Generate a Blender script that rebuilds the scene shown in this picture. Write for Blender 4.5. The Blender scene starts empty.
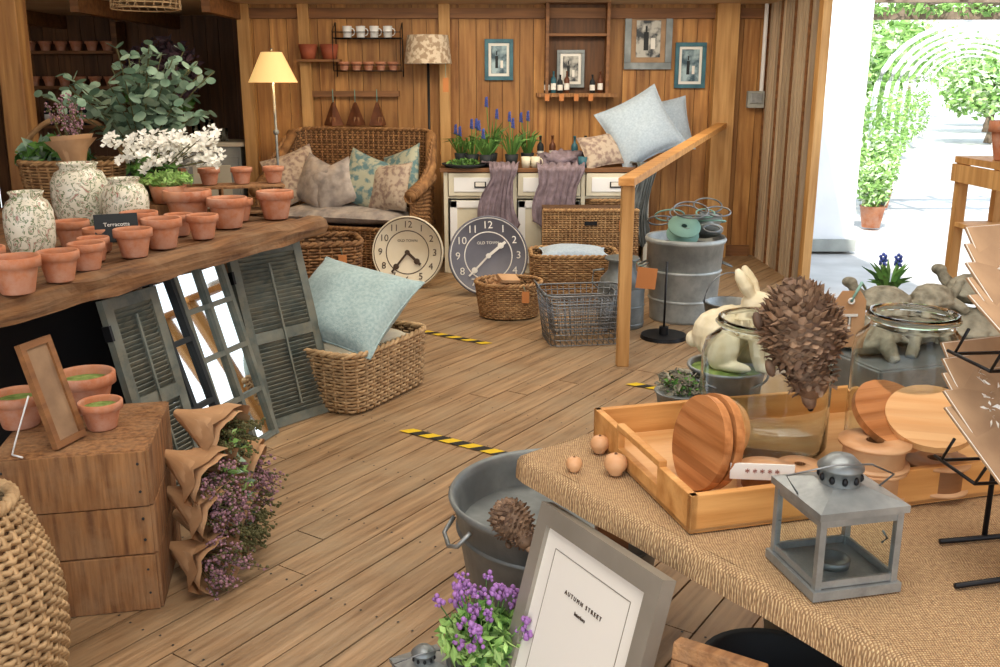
import bpy, math, random, bmesh
from mathutils import Vector, Matrix, Euler, noise
R=random.Random(7)
pi=math.pi; sin=math.sin; cos=math.cos
# ------------------------------------------------------------------ materials
def lin(h):
    if isinstance(h,str):
        h=h.lstrip('#'); c=[int(h[i:i+2],16)/255 for i in (0,2,4)]
        return tuple([(x/12.92 if x<=.04045 else ((x+.055)/1.055)**2.4) for x in c]+[1])
    return tuple(h)
def mat(name,c,rough=.6,metal=0,c2=None,nscale=8,bump=0,bscale=None,isl=0,stretch=(1,1,1),trans=0,emit=0,ior=1.45,ecol=None,detail=5,lo=.35,hi=.65,sheen=0,wear=None,wscale=1.3):
    m=bpy.data.materials.new(name); m.use_nodes=True
    nt=m.node_tree; N=nt.nodes; L=nt.links
    p=N['Principled BSDF']
    p.inputs['Roughness'].default_value=rough; p.inputs['Metallic'].default_value=metal
    p.inputs['Base Color'].default_value=lin(c)
    p.inputs['IOR'].default_value=ior
    p.inputs['Transmission Weight'].default_value=trans
    if sheen: p.inputs['Sheen Weight'].default_value=sheen
    if emit:
        p.inputs['Emission Color'].default_value=lin(ecol or c); p.inputs['Emission Strength'].default_value=emit
    tc=N.new('ShaderNodeTexCoord'); mp=N.new('ShaderNodeMapping'); mp.inputs['Scale'].default_value=stretch
    L.new(tc.outputs['Object'],mp.inputs['Vector'])
    vec=mp.outputs['Vector']
    geo=None
    if isl:
        geo=N.new('ShaderNodeNewGeometry')
        mul=N.new('ShaderNodeMath'); mul.operation='MULTIPLY'; mul.inputs[1].default_value=37
        L.new(geo.outputs['Random Per Island'],mul.inputs[0])
        ad=N.new('ShaderNodeVectorMath'); ad.operation='ADD'
        L.new(vec,ad.inputs[0]); L.new(mul.outputs[0],ad.inputs[1]); vec=ad.outputs[0]
    col=None
    if c2 is not None:
        n=N.new('ShaderNodeTexNoise'); n.inputs['Scale'].default_value=nscale; n.inputs['Detail'].default_value=detail
        L.new(vec,n.inputs['Vector'])
        r=N.new('ShaderNodeValToRGB'); r.color_ramp.elements[0].color=lin(c); r.color_ramp.elements[1].color=lin(c2)
        r.color_ramp.elements[0].position=lo; r.color_ramp.elements[1].position=hi
        L.new(n.outputs['Fac'],r.inputs['Fac']); col=r.outputs['Color']
    if isl:
        mr=N.new('ShaderNodeMapRange'); mr.inputs['To Min'].default_value=1-isl; mr.inputs['To Max'].default_value=1+isl*.6
        L.new(geo.outputs['Random Per Island'],mr.inputs['Value'])
        hs=N.new('ShaderNodeHueSaturation')
        if col: L.new(col,hs.inputs['Color'])
        else: hs.inputs['Color'].default_value=lin(c)
        L.new(mr.outputs[0],hs.inputs['Value']); col=hs.outputs['Color']
    if wear:
        n3=N.new('ShaderNodeTexNoise'); n3.inputs['Scale'].default_value=wscale; n3.inputs['Detail'].default_value=9; n3.inputs['Roughness'].default_value=.68
        L.new(tc.outputs['Object'],n3.inputs['Vector'])
        r3=N.new('ShaderNodeValToRGB'); r3.color_ramp.elements[0].position=.42; r3.color_ramp.elements[0].color=(0,0,0,1); r3.color_ramp.elements[1].position=.66; r3.color_ramp.elements[1].color=(.75,.75,.75,1)
        L.new(n3.outputs['Fac'],r3.inputs['Fac'])
        mx=N.new('ShaderNodeMixRGB'); L.new(r3.outputs['Color'],mx.inputs[0]); L.new(col,mx.inputs[1]); mx.inputs[2].default_value=lin(wear); col=mx.outputs[0]
    if col: L.new(col,p.inputs['Base Color'])
    if bump:
        b=N.new('ShaderNodeBump'); b.inputs['Strength'].default_value=bump; b.inputs['Distance'].default_value=.01
        n2=N.new('ShaderNodeTexNoise'); n2.inputs['Scale'].default_value=bscale or nscale*2; n2.inputs['Detail'].default_value=4
        L.new(vec,n2.inputs['Vector']); L.new(n2.outputs['Fac'],b.inputs['Height']); L.new(b.outputs['Normal'],p.inputs['Normal'])
    return m
def wood(name,c,c2,axis='Z',isl=.3,rough=.6,s=1,bump=.25,wear=None,wscale=1.3):
    st={'X':(1.2,16,16),'Y':(16,1.2,16),'Z':(16,16,1.2)}[axis]
    return mat(name,c,rough,c2=c2,nscale=1.6*s,bump=bump,bscale=3,isl=isl,stretch=st,detail=8,lo=.3,hi=.7,wear=wear,wscale=wscale)
M={}
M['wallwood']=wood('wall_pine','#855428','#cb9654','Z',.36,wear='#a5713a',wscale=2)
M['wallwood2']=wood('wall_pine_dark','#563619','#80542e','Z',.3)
M['floor']=wood('floor_oak','#75593b','#b39069','X',.17,rough=.5,wear='#a08a6b',wscale=2.2,bump=.5,s=1.3)
M['pine']=wood('pine','#a8783f','#d3a466','Z',.12)
M['pinex']=wood('pine_x','#b87c3c','#dea662','X',.12)
M['rough']=wood('rough_timber','#4e3422','#92673f','Y',.12,rough=.85,bump=1,s=1.6,wear='#8d7052',wscale=5)
M['crate']=wood('crate_wood','#684327','#ad7d4e','Z',.15,rough=.85,bump=1,s=2.2,wear='#9a7856',wscale=7)
M['brown']=wood('brown_wood','#6b4526','#94653a','X',.2)
M['rib']=wood('rib_wood','#a8937a','#cfb898','Z',.3)
M['acacia']=wood('acacia','#8a4f22','#d0905a','X',.25,rough=.4)
M['birch']=wood('birch','#c78f54','#deb078','X',.08,rough=.5)
M['blond']=mat('blond_wood','#c0895a',.45,c2='#dcb083',nscale=9)
M['terra']=mat('terracotta','#b36a45',.85,c2='#d29068',nscale=7,bump=.1,isl=.12,wear='#c9a08a',wscale=14)
M['soil']=mat('soil','#3a2a1c',.95,c2='#5a4630',nscale=40,bump=.6)
M['wick']=mat('wicker_tan','#8d6640',.7,c2='#c29a68',nscale=14,isl=.2)
M['wickd']=mat('wicker_brown','#714c2c',.7,c2='#a67a4c',nscale=14,isl=.2)
M['wickin']=mat('wicker_inner','#4a3420',.9,c2='#6b4c30',nscale=30)  # solid brown for liners behind the weave and other inner faces
M['wicklt']=mat('wicker_light','#a2825a',.7,c2='#ccab7e',nscale=14,isl=.2)
M['zinc']=mat('zinc','#868b8a',.42,.55,c2='#b3b6b3',nscale=7,bump=.08,wear='#777c7b',wscale=12)
M['zincl']=mat('zinc_light','#9a9f9c',.45,.35,c2='#bcbfba',nscale=6,wear='#8a8f8c',wscale=9)
M['zincd']=mat('zinc_dark','#656b6b',.48,.45,c2='#8f9491',nscale=6,wear='#6c7070',wscale=9)
M['wire']=mat('wire_grey','#84888a',.4,.8)
M['black']=mat('black_metal','#151517',.45,.3)
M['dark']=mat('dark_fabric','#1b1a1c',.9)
M['cream']=mat('cream_paint','#d2cab0',.5,c2='#e0d8c0',nscale=4)
M['white']=mat('white_paint','#efefec',.5)
M['plaster']=mat('white_render','#eeeeee',.8,c2='#f7f7f5',nscale=3,bump=.1)
M['ceil']=mat('ceiling_paint','#c8ab84',.8,c2='#d6bd98',nscale=3)
M['greyp']=mat('grey_paint','#8f918a',.55,c2='#a5a79f',nscale=5)
M['shutter']=mat('shutter_green_grey','#4d5650',.6,c2='#757a70',nscale=9,isl=.15,bump=.2,wear='#7c7764',wscale=10)
M['mirror']=mat('mirror_glass','#dfe6e8',.03,1)
M['glass']=mat('clear_glass','#f6fbfb',.02,trans=1,ior=1.25)
M['pane']=mat('pane_glass','#f6fbfb',.02,trans=1,ior=1.05)
M['clockc']=mat('clock_cream','#d8cbae',.6,c2='#e8dfc8',nscale=3)
M['clockg']=mat('clock_grey','#64646c',.6,c2='#777780',nscale=3)
M['ink']=mat('clock_ink','#4a3a2c',.6)
M['blue']=mat('cushion_blue','#93aaa9',.9,c2='#abbfbc',nscale=60,bump=.25,bscale=200,sheen=.2)
M['bluel']=mat('cushion_pale_blue','#a3b4c2',.9,c2='#b6c5d0',nscale=60,bump=.25,bscale=200,sheen=.2)
M['grey']=mat('cushion_grey','#8d8580',.9,c2='#b9aea4',nscale=12)
M['flor']=mat('cushion_floral','#a9aa94',.9,c2='#5f7d80',nscale=16,lo=.46,hi=.58,detail=3)
M['flor2']=mat('cushion_pink_floral','#b9a894',.9,c2='#8f7a6e',nscale=24,lo=.45,hi=.6,detail=3)
M['scarf']=mat('scarf_mauve','#75666b',.9,c2='#92828a',nscale=20,bump=.3,bscale=90)
M['leaf']=mat('leaf_green','#3f6b2c',.6,c2='#6f9a48',nscale=3,isl=.4)
M['leafl']=mat('leaf_light','#7fae4c',.6,c2='#b5d483',nscale=3,isl=.3)
M['leafo']=mat('garden_leaf','#6f9c48',.7,c2='#a6cc74',nscale=1,isl=.35)
M['leafo2']=mat('garden_leaf_pale','#bcd69a',.7,c2='#e6f2cc',nscale=1,isl=.3)
M['euca']=mat('eucalyptus_leaf','#6b8a70',.6,c2='#a3ba9c',nscale=6,isl=.3)
M['stem']=mat('stem','#5d5a34',.7)
M['petalw']=mat('white_petal','#f4f1e4',.6,isl=.06)
M['purple']=mat('purple_petal','#a070ae',.7,isl=.3)
M['heath']=mat('dried_heather','#a07880',.8,isl=.4)
M['bluef']=mat('muscari_blue','#4556a0',.6,isl=.3)
M['kraft']=mat('kraft_paper','#b98d62',.75,c2='#cda47a',nscale=10,isl=.1)
M['kraftd']=mat('kraft_card','#8f7256',.75,c2='#ac8c6a',nscale=10,isl=.2)
M['paper']=mat('white_card','#e9e5da',.6)
M['stone']=mat('cream_stone','#cdbf98',.8,c2='#e6dbbb',nscale=20,bump=.2)
M['stoneg']=mat('grey_stone','#66604f',.85,c2='#9d9782',nscale=25,bump=.5)
M['cone']=mat('pinecone_brown','#5e4636',.65,c2='#a08266',nscale=18,isl=.35)
M['rope']=mat('twine_green','#7fa595',.8)
M['tag']=mat('orange_tag','#c07a42',.7)
M['taupe']=mat('taupe_frame','#8b8578',.35,.3,c2='#a39c8f',nscale=4)
M['yellow']=mat('tape_yellow','#e0bc20',.5); M['tblack']=mat('tape_black','#1a1a18',.5)
M['pave']=mat('paving_stone','#b5b0a8',.8,c2='#d0cbc4',nscale=2,isl=.12)
M['shade']=mat('lampshade_lit','#d9bb84',.8,emit=.75,ecol='#ffcf80')
M['shade2']=mat('lampshade_pattern','#a18a70',.8,c2='#d0bfa5',nscale=25,lo=.45,hi=.55)
M['teal']=mat('teal_frame','#2c5a66',.5,c2='#3e7480',nscale=10)
M['photo']=mat('photo_print','#2a3034',.5,c2='#b9b7ac',nscale=9,lo=.42,hi=.55)
M['photob']=mat('photo_print_blue','#35505c',.5,c2='#a8c0c4',nscale=9,lo=.42,hi=.6)
M['slate']=mat('slate','#23282a',.7)
M['bark']=mat('bark','#6b5a48',.9,c2='#8a7866',nscale=10,bump=.6)
M['dirtgr']=mat('moss','#5f7a34',.9,c2='#93a85c',nscale=30,bump=.8)
M['redclay']=mat('red_clay','#8c4630',.7,c2='#a85838')
M['copper']=mat('copper_brown','#5e3622',.5,.2,c2='#7a4a2e',nscale=10)
M['darkleaf']=mat('dark_leaf','#3a2f36',.6,c2='#5a4048',isl=.3)
def vasemat():
    m=bpy.data.materials.new('floral_ceramic'); m.use_nodes=True; nt=m.node_tree;N=nt.nodes;L=nt.links;p=N['Principled BSDF']
    p.inputs['Roughness'].default_value=.25
    tc=N.new('ShaderNodeTexCoord'); v=N.new('ShaderNodeTexNoise'); v.inputs['Scale'].default_value=24; v.inputs['Detail'].default_value=2.5; v.inputs['Distortion'].default_value=2.2
    r=N.new('ShaderNodeValToRGB'); e=r.color_ramp.elements; e[0].position=.51; e[0].color=lin('#e8e2cd'); e[1].position=.525; e[1].color=lin('#74855a')
    x=r.color_ramp.elements.new(.57); x.color=lin('#74855a'); y=r.color_ramp.elements.new(.585); y.color=lin('#e8e2cd'); z=r.color_ramp.elements.new(.68); z.color=lin('#a87a68')
    L.new(tc.outputs['Object'],v.inputs['Vector']); L.new(v.outputs['Fac'],r.inputs['Fac']); L.new(r.outputs['Color'],p.inputs['Base Color']); return m
M['vase']=vasemat()
def burlap():
    m=bpy.data.materials.new('burlap'); m.use_nodes=True; nt=m.node_tree;N=nt.nodes;L=nt.links;p=N['Principled BSDF']
    p.inputs['Roughness'].default_value=.9
    tc=N.new('ShaderNodeTexCoord')
    nz=N.new('ShaderNodeTexNoise'); nz.inputs['Scale'].default_value=14; nz.inputs['Detail'].default_value=4
    mixv=N.new('ShaderNodeMixRGB'); mixv.inputs['Fac'].default_value=.02
    L.new(tc.outputs['Object'],mixv.inputs[1]); L.new(tc.outputs['Object'],nz.inputs['Vector']); L.new(nz.outputs['Color'],mixv.inputs[2])
    hs=[]
    for d in ('X','Y'):
        w=N.new('ShaderNodeTexWave'); w.bands_direction=d; w.inputs['Scale'].default_value=70; w.inputs['Distortion'].default_value=1.6; w.inputs['Detail'].default_value=2
        L.new(mixv.outputs[0],w.inputs['Vector']); hs.append(w)
    mx=N.new('ShaderNodeMath'); mx.operation='MULTIPLY'; L.new(hs[0].outputs['Fac'],mx.inputs[0]); L.new(hs[1].outputs['Fac'],mx.inputs[1])
    r=N.new('ShaderNodeValToRGB'); r.color_ramp.elements[0].color=lin('#8f6f4b'); r.color_ramp.elements[1].color=lin('#d2b184'); r.color_ramp.elements[1].position=.5
    L.new(mx.outputs[0],r.inputs['Fac'])
    n4=N.new('ShaderNodeTexNoise'); n4.inputs['Scale'].default_value=120; L.new(tc.outputs['Object'],n4.inputs['Vector'])
    mm=N.new('ShaderNodeMixRGB'); mm.blend_type='OVERLAY'; mm.inputs[0].default_value=.6; L.new(r.outputs['Color'],mm.inputs[1]); L.new(n4.outputs['Fac'],mm.inputs[2])
    L.new(mm.outputs[0],p.inputs['Base Color'])
    b=N.new('ShaderNodeBump'); b.inputs['Strength'].default_value=.7; b.inputs['Distance'].default_value=.003; L.new(mx.outputs[0],b.inputs['Height']); L.new(b.outputs['Normal'],p.inputs['Normal']); return m
M['burlap']=burlap()

# ------------------------------------------------------------------ builder
class B:
    def __init__(s): s.v=[];s.f=[];s.mi=[];s.sm=[];s.ms=[]
    def add(s,vs,fs,m,smooth=False,X=None):
        if m not in s.ms: s.ms.append(m)
        k=s.ms.index(m); o=len(s.v)
        if X is not None: vs=[X@Vector(p) for p in vs]
        s.v+= [tuple(p) for p in vs]
        s.f+= [tuple(i+o for i in f) for f in fs]; s.mi+=[k]*len(fs); s.sm+=[smooth]*len(fs)
        return s
    def box(s,c,d,m,rot=None,X=None):
        x,y,z=[q/2 for q in d]
        vs=[Vector((i,j,k)) for i in(-x,x) for j in(-y,y) for k in(-z,z)]
        if rot: e=Euler(rot).to_matrix(); vs=[e@p for p in vs]
        vs=[p+Vector(c) for p in vs]
        return s.add(vs,[(0,1,3,2),(4,6,7,5),(0,4,5,1),(2,3,7,6),(0,2,6,4),(1,5,7,3)],m,False,X)
    def lathe(s,pr,m,c=(0,0,0),seg=32,X=None,smooth=True,sx=1,sy=1,wob=0):
        vs=[];n=len(pr)
        for r,z in pr:
            for i in range(seg):
                a=2*pi*i/seg; rr=r*(1+(wob*noise.noise(Vector((cos(a)*2,sin(a)*2,z*9))) if wob else 0))
                vs.append((c[0]+rr*cos(a)*sx,c[1]+rr*sin(a)*sy,c[2]+z))
        fs=[(j*seg+i,j*seg+(i+1)%seg,(j+1)*seg+(i+1)%seg,(j+1)*seg+i) for j in range(n-1) for i in range(seg)]
        return s.add(vs,fs,m,smooth,X)
    def cyl(s,c,r,h,m,seg=24,X=None,r2=None):
        r2=r if r2 is None else r2
        s.lathe([(r,0),(r2,h)],m,c,seg,X)
        a=[(c[0]+r*cos(2*pi*i/seg),c[1]+r*sin(2*pi*i/seg),c[2]) for i in range(seg)]
        b=[(c[0]+r2*cos(2*pi*i/seg),c[1]+r2*sin(2*pi*i/seg),c[2]+h) for i in range(seg)]
        s.add(a,[tuple(range(seg-1,-1,-1))],m,False,X); return s.add(b,[tuple(range(seg))],m,False,X)
    def tube(s,pts,r,m,seg=6,closed=False,X=None,smooth=True):
        pts=[Vector(p) for p in pts]; n=len(pts); vs=[]; up=Vector((0,0,1))
        for i,p in enumerate(pts):
            a=pts[(i-1)%n] if (closed or i>0) else p; b=pts[(i+1)%n] if (closed or i<n-1) else p
            t=(b-a); t=t.normalized() if t.length>1e-9 else Vector((0,0,1))
            u=up if abs(t.z)<.95 else Vector((1,0,0))
            x=t.cross(u).normalized(); y=x.cross(t).normalized(); rr=r[i] if isinstance(r,(list,tuple)) else r
            for k in range(seg):
                q=2*pi*k/seg+pi/4; vs.append(p+x*rr*cos(q)+y*rr*sin(q))
        fs=[]
        for i in range(n if closed else n-1):
            j=(i+1)%n
            for k in range(seg): fs.append((i*seg+k,i*seg+(k+1)%seg,j*seg+(k+1)%seg,j*seg+k))
        if not closed: fs.append(tuple(range(seg-1,-1,-1))); fs.append(tuple((n-1)*seg+k for k in range(seg)))
        return s.add(vs,fs,m,smooth,X)
    def ball(s,c,r,m,rot=None,seg=16,X=None,nz=0,nf=3):
        if not isinstance(r,(tuple,list)): r=(r,r,r)
        vs=[];rings=max(6,seg//2); e=Euler(rot).to_matrix() if rot else None
        P=[(0,0,-1)]+[(sin(pi*j/rings)*cos(2*pi*i/seg),sin(pi*j/rings)*sin(2*pi*i/seg),-cos(pi*j/rings)) for j in range(1,rings) for i in range(seg)]+[(0,0,1)]
        for p in P:
            k=1+(nz*noise.noise(Vector(p)*nf+Vector(c)*7) if nz else 0)
            q=Vector((p[0]*r[0]*k,p[1]*r[1]*k,p[2]*r[2]*k))
            if e: q=e@q
            vs.append(q+Vector(c))
        fs=[]
        for i in range(seg): fs.append((0,1+(i+1)%seg,1+i))
        for j in range(rings-2):
            for i in range(seg): a=1+j*seg;b=a+seg; fs.append((a+i,a+(i+1)%seg,b+(i+1)%seg,b+i))
        l=len(P)-1;a=1+(rings-2)*seg
        for i in range(seg): fs.append((l,a+i,a+(i+1)%seg))
        return s.add(vs,fs,m,True,X)
    def done(s,name,loc=(0,0,0),rz=0,rot=None,bevel=0,parent=None):
        me=bpy.data.meshes.new(name); me.from_pydata(s.v,[],s.f)
        for m in s.ms: me.materials.append(M[m] if isinstance(m,str) else m)
        me.polygons.foreach_set('material_index',s.mi); me.polygons.foreach_set('use_smooth',s.sm); me.update()
        o=bpy.data.objects.new(name,me); bpy.context.scene.collection.objects.link(o)
        o.location=loc; o.rotation_euler=rot or (0,0,rz)
        if bevel:
            b=o.modifiers.new('bevel','BEVEL'); b.width=bevel; b.segments=2; b.limit_method='ANGLE'
        if parent: o.parent=parent
        return o
def basis(bl,br,tl):
    bl,br,tl=Vector(bl),Vector(br),Vector(tl); x=(br-bl).normalized(); y=(tl-bl); y=(y-x*y.dot(x)).normalized(); z=x.cross(y)
    Mx=Matrix.Identity(4)
    for i in range(3): Mx[i][0]=x[i];Mx[i][1]=y[i];Mx[i][2]=z[i];Mx[i][3]=bl[i]
    return Mx
def T(x,y,z,rz=0,rx=0,ry=0): return Matrix.Translation((x,y,z))@Euler((rx,ry,rz)).to_matrix().to_4x4()
def text(b,body,size,m,X,font=None,ex=.0008):
    cu=bpy.data.curves.new('t','FONT'); cu.body=body; cu.size=size; cu.align_x='CENTER'; cu.align_y='CENTER'; cu.extrude=ex; cu.resolution_u=3
    o=bpy.data.objects.new('t',cu); bpy.context.scene.collection.objects.link(o)
    me=bpy.data.meshes.new_from_object(o)
    b.add([v.co.copy() for v in me.vertices],[tuple(p.vertices) for p in me.polygons],m,False,X)
    bpy.data.objects.remove(o); bpy.data.meshes.remove(me)
def perim(a,b,n,e=5):
    d=[]
    for i in range(720):
        t=2*pi*i/720; c,s_=cos(t),sin(t)
        d.append(Vector((a*math.copysign(abs(c)**(2/e),c),b*math.copysign(abs(s_)**(2/e),s_),0)))
    L=[0]
    for i in range(720): L.append(L[-1]+(d[(i+1)%720]-d[i]).length)
    out=[];j=0
    for k in range(n):
        t=L[-1]*k/n
        while L[j+1]<t: j+=1
        f=(t-L[j])/max(1e-9,L[j+1]-L[j]); out.append(d[j%720].lerp(d[(j+1)%720],f))
    return out
def weave(b,pts,zf,rows,r,m,closed=True,flare=lambda f:1,stake=True,amp=None,inner=True,X=None,step=2):
    n=len(pts); amp=amp if amp is not None else r*.9
    nr=[]
    for i in range(n):
        a=pts[(i-1)%n] if (closed or i>0) else pts[i]; c=pts[(i+1)%n] if (closed or i<n-1) else pts[i]
        t=(c-a).normalized(); nr.append(Vector((t.y,-t.x,0)))
    def P(i,f,off):
        p=pts[i]*flare(f)+nr[i]*off; z0,z1=zf(i); return Vector((p.x,p.y,z0+(z1-z0)*f))
    for j in range(rows):
        f=(j+.5)/rows
        b.tube([P(i,f,amp*(1 if ((i//1)+j)%2 else -1)) for i in range(n)],r,m,4,closed,X)
    if stake:
        for i in range(0,n,step): b.tube([P(i,q/6,0) for q in range(7)],r*.9,m,4,False,X)
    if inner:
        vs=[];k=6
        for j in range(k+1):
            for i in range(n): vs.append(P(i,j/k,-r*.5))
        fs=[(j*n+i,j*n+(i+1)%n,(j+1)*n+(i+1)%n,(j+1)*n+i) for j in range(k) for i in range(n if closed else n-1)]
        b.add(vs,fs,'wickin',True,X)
    for ph in (0,pi):
        q=[]
        mm=n*2
        for i in range(mm if closed else mm-1):
            i0=i//2; i1=(i0+1)%n if closed else min(i0+1,n-1); p0=P(i0,1,0);p1=P(i1,1,0); p=p0.lerp(p1,(i%2)/2); 
            p=p+nr[i0]*r*1.1*cos(i*1.1+ph)+Vector((0,0,r*1.1*sin(i*1.1+ph))); q.append(p)
        b.tube(q,r*1.25,m,5,closed,X)
def basket(name,a,bb,h,loc,rz=0,m='wick',r=.006,e=5,fl=.9,handle=False,rows=None,tag=False):
    b=B(); n=int(2*(a+bb)*2/(r*4.2)); n+=n%2
    pts=perim(a,bb,n,e); rows=rows or int(h/(r*2.0))
    weave(b,pts,lambda i:(0,h),rows,r,m,True,lambda f:fl+(1-fl)*f)
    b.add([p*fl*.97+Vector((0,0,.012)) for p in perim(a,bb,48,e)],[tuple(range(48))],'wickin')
    if handle:
        b.tube([(-a*cos(t),0,h+sin(t)*h*.9) for t in [pi*i/20 for i in range(21)]],r*2,m,6)
    if tag: b.box((a*.5,-bb*1.06,h*.7),(.05,.003,.08),'tag'); b.tube([(a*.5,-bb*1.05,h*.82),(a*.45,-bb,h)],.0015,'rope')
    return b.done(name,loc,rz)
def cushion(name,w,h,t,m,X,piping=None):
    b=B(); n=22; 
    for sgn in (1,-1):
        vs=[]
        for j in range(n+1):
            for i in range(n+1):
                u=i/n*2-1; v=j/n*2-1
                e=max(0,(1-abs(u)**2.6))*max(0,(1-abs(v)**2.6))
                pin=1-.09*(1-v*v)*abs(u)**3; pin2=1-.09*(1-u*u)*abs(v)**3
                zz=t/2*e**.55*(1+.22*noise.noise(Vector((u*1.8,v*1.8,sgn+w*9)))+.05*noise.noise(Vector((u*6,v*6,sgn+w*9))))
                vs.append((u*w/2*pin,v*h/2*pin2,sgn*zz))
        fs=[(j*(n+1)+i,j*(n+1)+i+1,(j+1)*(n+1)+i+1,(j+1)*(n+1)+i) for j in range(n) for i in range(n)]
        if sgn<0: fs=[f[::-1] for f in fs]
        b.add(vs,fs,m,True)
    edge=[]
    for k in range(4*n):
        s_,i=divmod(k,n); q=i/n*2-1
        u,v=[(q,-1),(1,q),(-q,1),(-1,-q)][s_]
        edge.append((u*w/2*(1-.09*(1-v*v)*abs(u)**3),v*h/2*(1-.09*(1-u*u)*abs(v)**3),0))
    b.tube(edge,.005,piping or m,5,True)
    o=b.done(name); o.matrix_world=X; return o
def leaves(b,c,rad,n,size,m,shell=.3):
    for _ in range(n):
        d=Vector((R.gauss(0,1),R.gauss(0,1),R.gauss(0,1))).normalized()*(R.uniform(shell,1)**.6)
        p=Vector((c[0]+d.x*rad[0],c[1]+d.y*rad[1],c[2]+d.z*rad[2]))
        e=Euler((R.uniform(0,6.28),R.uniform(0,6.28),R.uniform(0,6.28))).to_matrix(); s_=size*R.uniform(.6,1.3)
        q=[Vector((0,-s_,0)),Vector((s_*.45,0,s_*.15)),Vector((0,s_,0)),Vector((-s_*.45,0,s_*.15))]
        b.add([p+e@x for x in q],[(0,1,2),(0,2,3)],m)
def blade(b,p0,p1,w,m,bend=.0):
    p0,p1=Vector(p0),Vector(p1); d=p1-p0; s_=d.cross(Vector((0.3,.5,.2))).normalized()*w
    mid=p0.lerp(p1,.5)+Vector((0,0,bend))
    b.add([p0-s_*.5,p0+s_*.5,mid+s_,p1,mid-s_],[(0,1,2,4),(4,2,3)],m)
def pot(name,loc,r,h=None,soil=True,moss=False,rot=(0,0,0)):
    h=h or r*1.5; b=B()
    b.lathe([(0,0),(r*.62,0),(r*.65,.004),(r*.86,h*.7),(r*.87,h*.72),(r,h*.72),(r*1.0,h*.98),(r*.97,h),(r*.88,h),(r*.86,h*.9),(r*.8,h*.6),(r*.58,.03*min(1,r/.05)),(0,.03*min(1,r/.05))],'terra',seg=36)
    if soil: b.lathe([(r*.83,h*.78),(r*.4,h*.82),(0,h*.83)],'dirtgr' if moss else 'soil',seg=24)
    return b.done(name,loc,rot=rot)

# ------------------------------------------------------------------ camera
cd=bpy.data.cameras.new('camera'); cam=bpy.data.objects.new('camera',cd); bpy.context.scene.collection.objects.link(cam)
cd.sensor_width=36; cd.lens=34.2; cam.location=(0,0,1.6); cam.rotation_euler=(math.radians(90-14.8),0,0)
cd.clip_end=300
bpy.context.scene.camera=cam
try:
    bpy.context.scene.view_settings.view_transform='Standard'
except Exception as e: print(e)

# ------------------------------------------------------------------ room
ang=math.radians(56)
b=B(); bw=.135
y=-9
while y<9:
    xx=-14+R.uniform(0,2)
    while xx<14:
        L_=R.uniform(2.2,3.6)
        b.box((xx+L_/2,y+bw/2,-.0125+R.uniform(-.001,.001)),(L_-.005,bw-.006,.025),'floor')
        xx+=L_
    y+=bw
for i in range(-12,16):
    for j in range(int(18/bw)):
        X0=i*.45; Y0=-9+j*bw
        for q in (.25,.75):
            cx=X0+R.uniform(-.01,.01); cy=Y0+bw*q+R.uniform(-.006,.006); r_=.0035
            b.add([(cx-r_,cy-r_,.0018),(cx+r_,cy-r_,.0018),(cx+r_,cy+r_,.0018),(cx-r_,cy+r_,.0018)],[(0,1,2,3)],'slate')
fl=b.done('floor',(0,4,0),ang)
bm=bmesh.new(); bm.from_mesh(fl.data)
Wi=fl.rotation_euler.to_matrix().to_4x4(); Wi.translation=(0,4,0)
Wm=Wi.inverted()
for co,no in [((0,10.5,0),(0,1,0)),((0,-1.5,0),(0,-1,0)),((-5.5,0,0),(-1,0,0)),((2.44,9,0),(1.3,.06,0))]:
    c_=Wm@Vector(co); n_=(Wm.to_3x3()@Vector(no)).normalized()
    bmesh.ops.bisect_plane(bm,geom=bm.verts[:]+bm.edges[:]+bm.faces[:],plane_co=c_,plane_no=n_,clear_outer=True)
bm.to_mesh(fl.data); bm.free()
def plankwall(name,p0,p1,z0,z1,m,w=.14,th=.02,gap=.005):
    p0=Vector((*p0,0));p1=Vector((*p1,0)); d=(p1-p0); L_=d.length; d.normalize(); n=Vector((-d.y,d.x,0)); b=B(); s_=0
    X=Matrix.Identity(4)
    for i in range(3): X[i][0]=d[i];X[i][1]=n[i];X[i][3]=p0[i]
    while s_<L_:
        ww=min(w*R.uniform(.85,1.15),L_-s_)
        b.box((s_+ww/2,th/2+R.uniform(0,.005),(z0+z1)/2),(max(.01,ww-gap),th,z1-z0),m); s_+=ww
    b.box((L_/2,th+.022,(z0+z1)/2),(L_,.03,z1-z0),'wallwood2')
    o=b.done(name); o.matrix_world=X; return o
plankwall('wall_back',(-2.35,9.0),(2.44,9.0),0,2.35,'wallwood')
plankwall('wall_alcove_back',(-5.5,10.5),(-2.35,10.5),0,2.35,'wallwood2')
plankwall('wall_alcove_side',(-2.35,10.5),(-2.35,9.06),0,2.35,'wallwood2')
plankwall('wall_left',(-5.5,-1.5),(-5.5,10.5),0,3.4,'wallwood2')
plankwall('wall_right',(2.6,4.2),(2.9,-1.5),0,3.4,'wallwood')
b=B(); p0=Vector((2.44,9,0)); p1=Vector((2.45,7.7,0)); L_=(p1-p0).length
for i in range(17):
    b.box((i*L_/17+.035,.0,1.35),(.045,.05,2.7),'rib' if i%5 else 'brown')
b.box((L_/2,.05,1.35),(L_,.03,2.7),'greyp')
d=(p1-p0).normalized(); n=Vector((-d.y,d.x,0)); X=Matrix.Identity(4)
for i in range(3): X[i][0]=d[i];X[i][1]=n[i];X[i][3]=p0[i]
o=b.done('wall_door_side'); o.matrix_world=X
b=B(); b.box((0,0,1.35),(.07,.09,2.7),'pine'); b.done('trim_door_post',(2.485,7.64,0),.05,bevel=.004)
b=B(); b.box((0,0,0),(.12,3.5,.14),'brown'); b.done('trim_door_lintel',(2.53,5.9,2.30),.02)
b=B()
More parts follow.
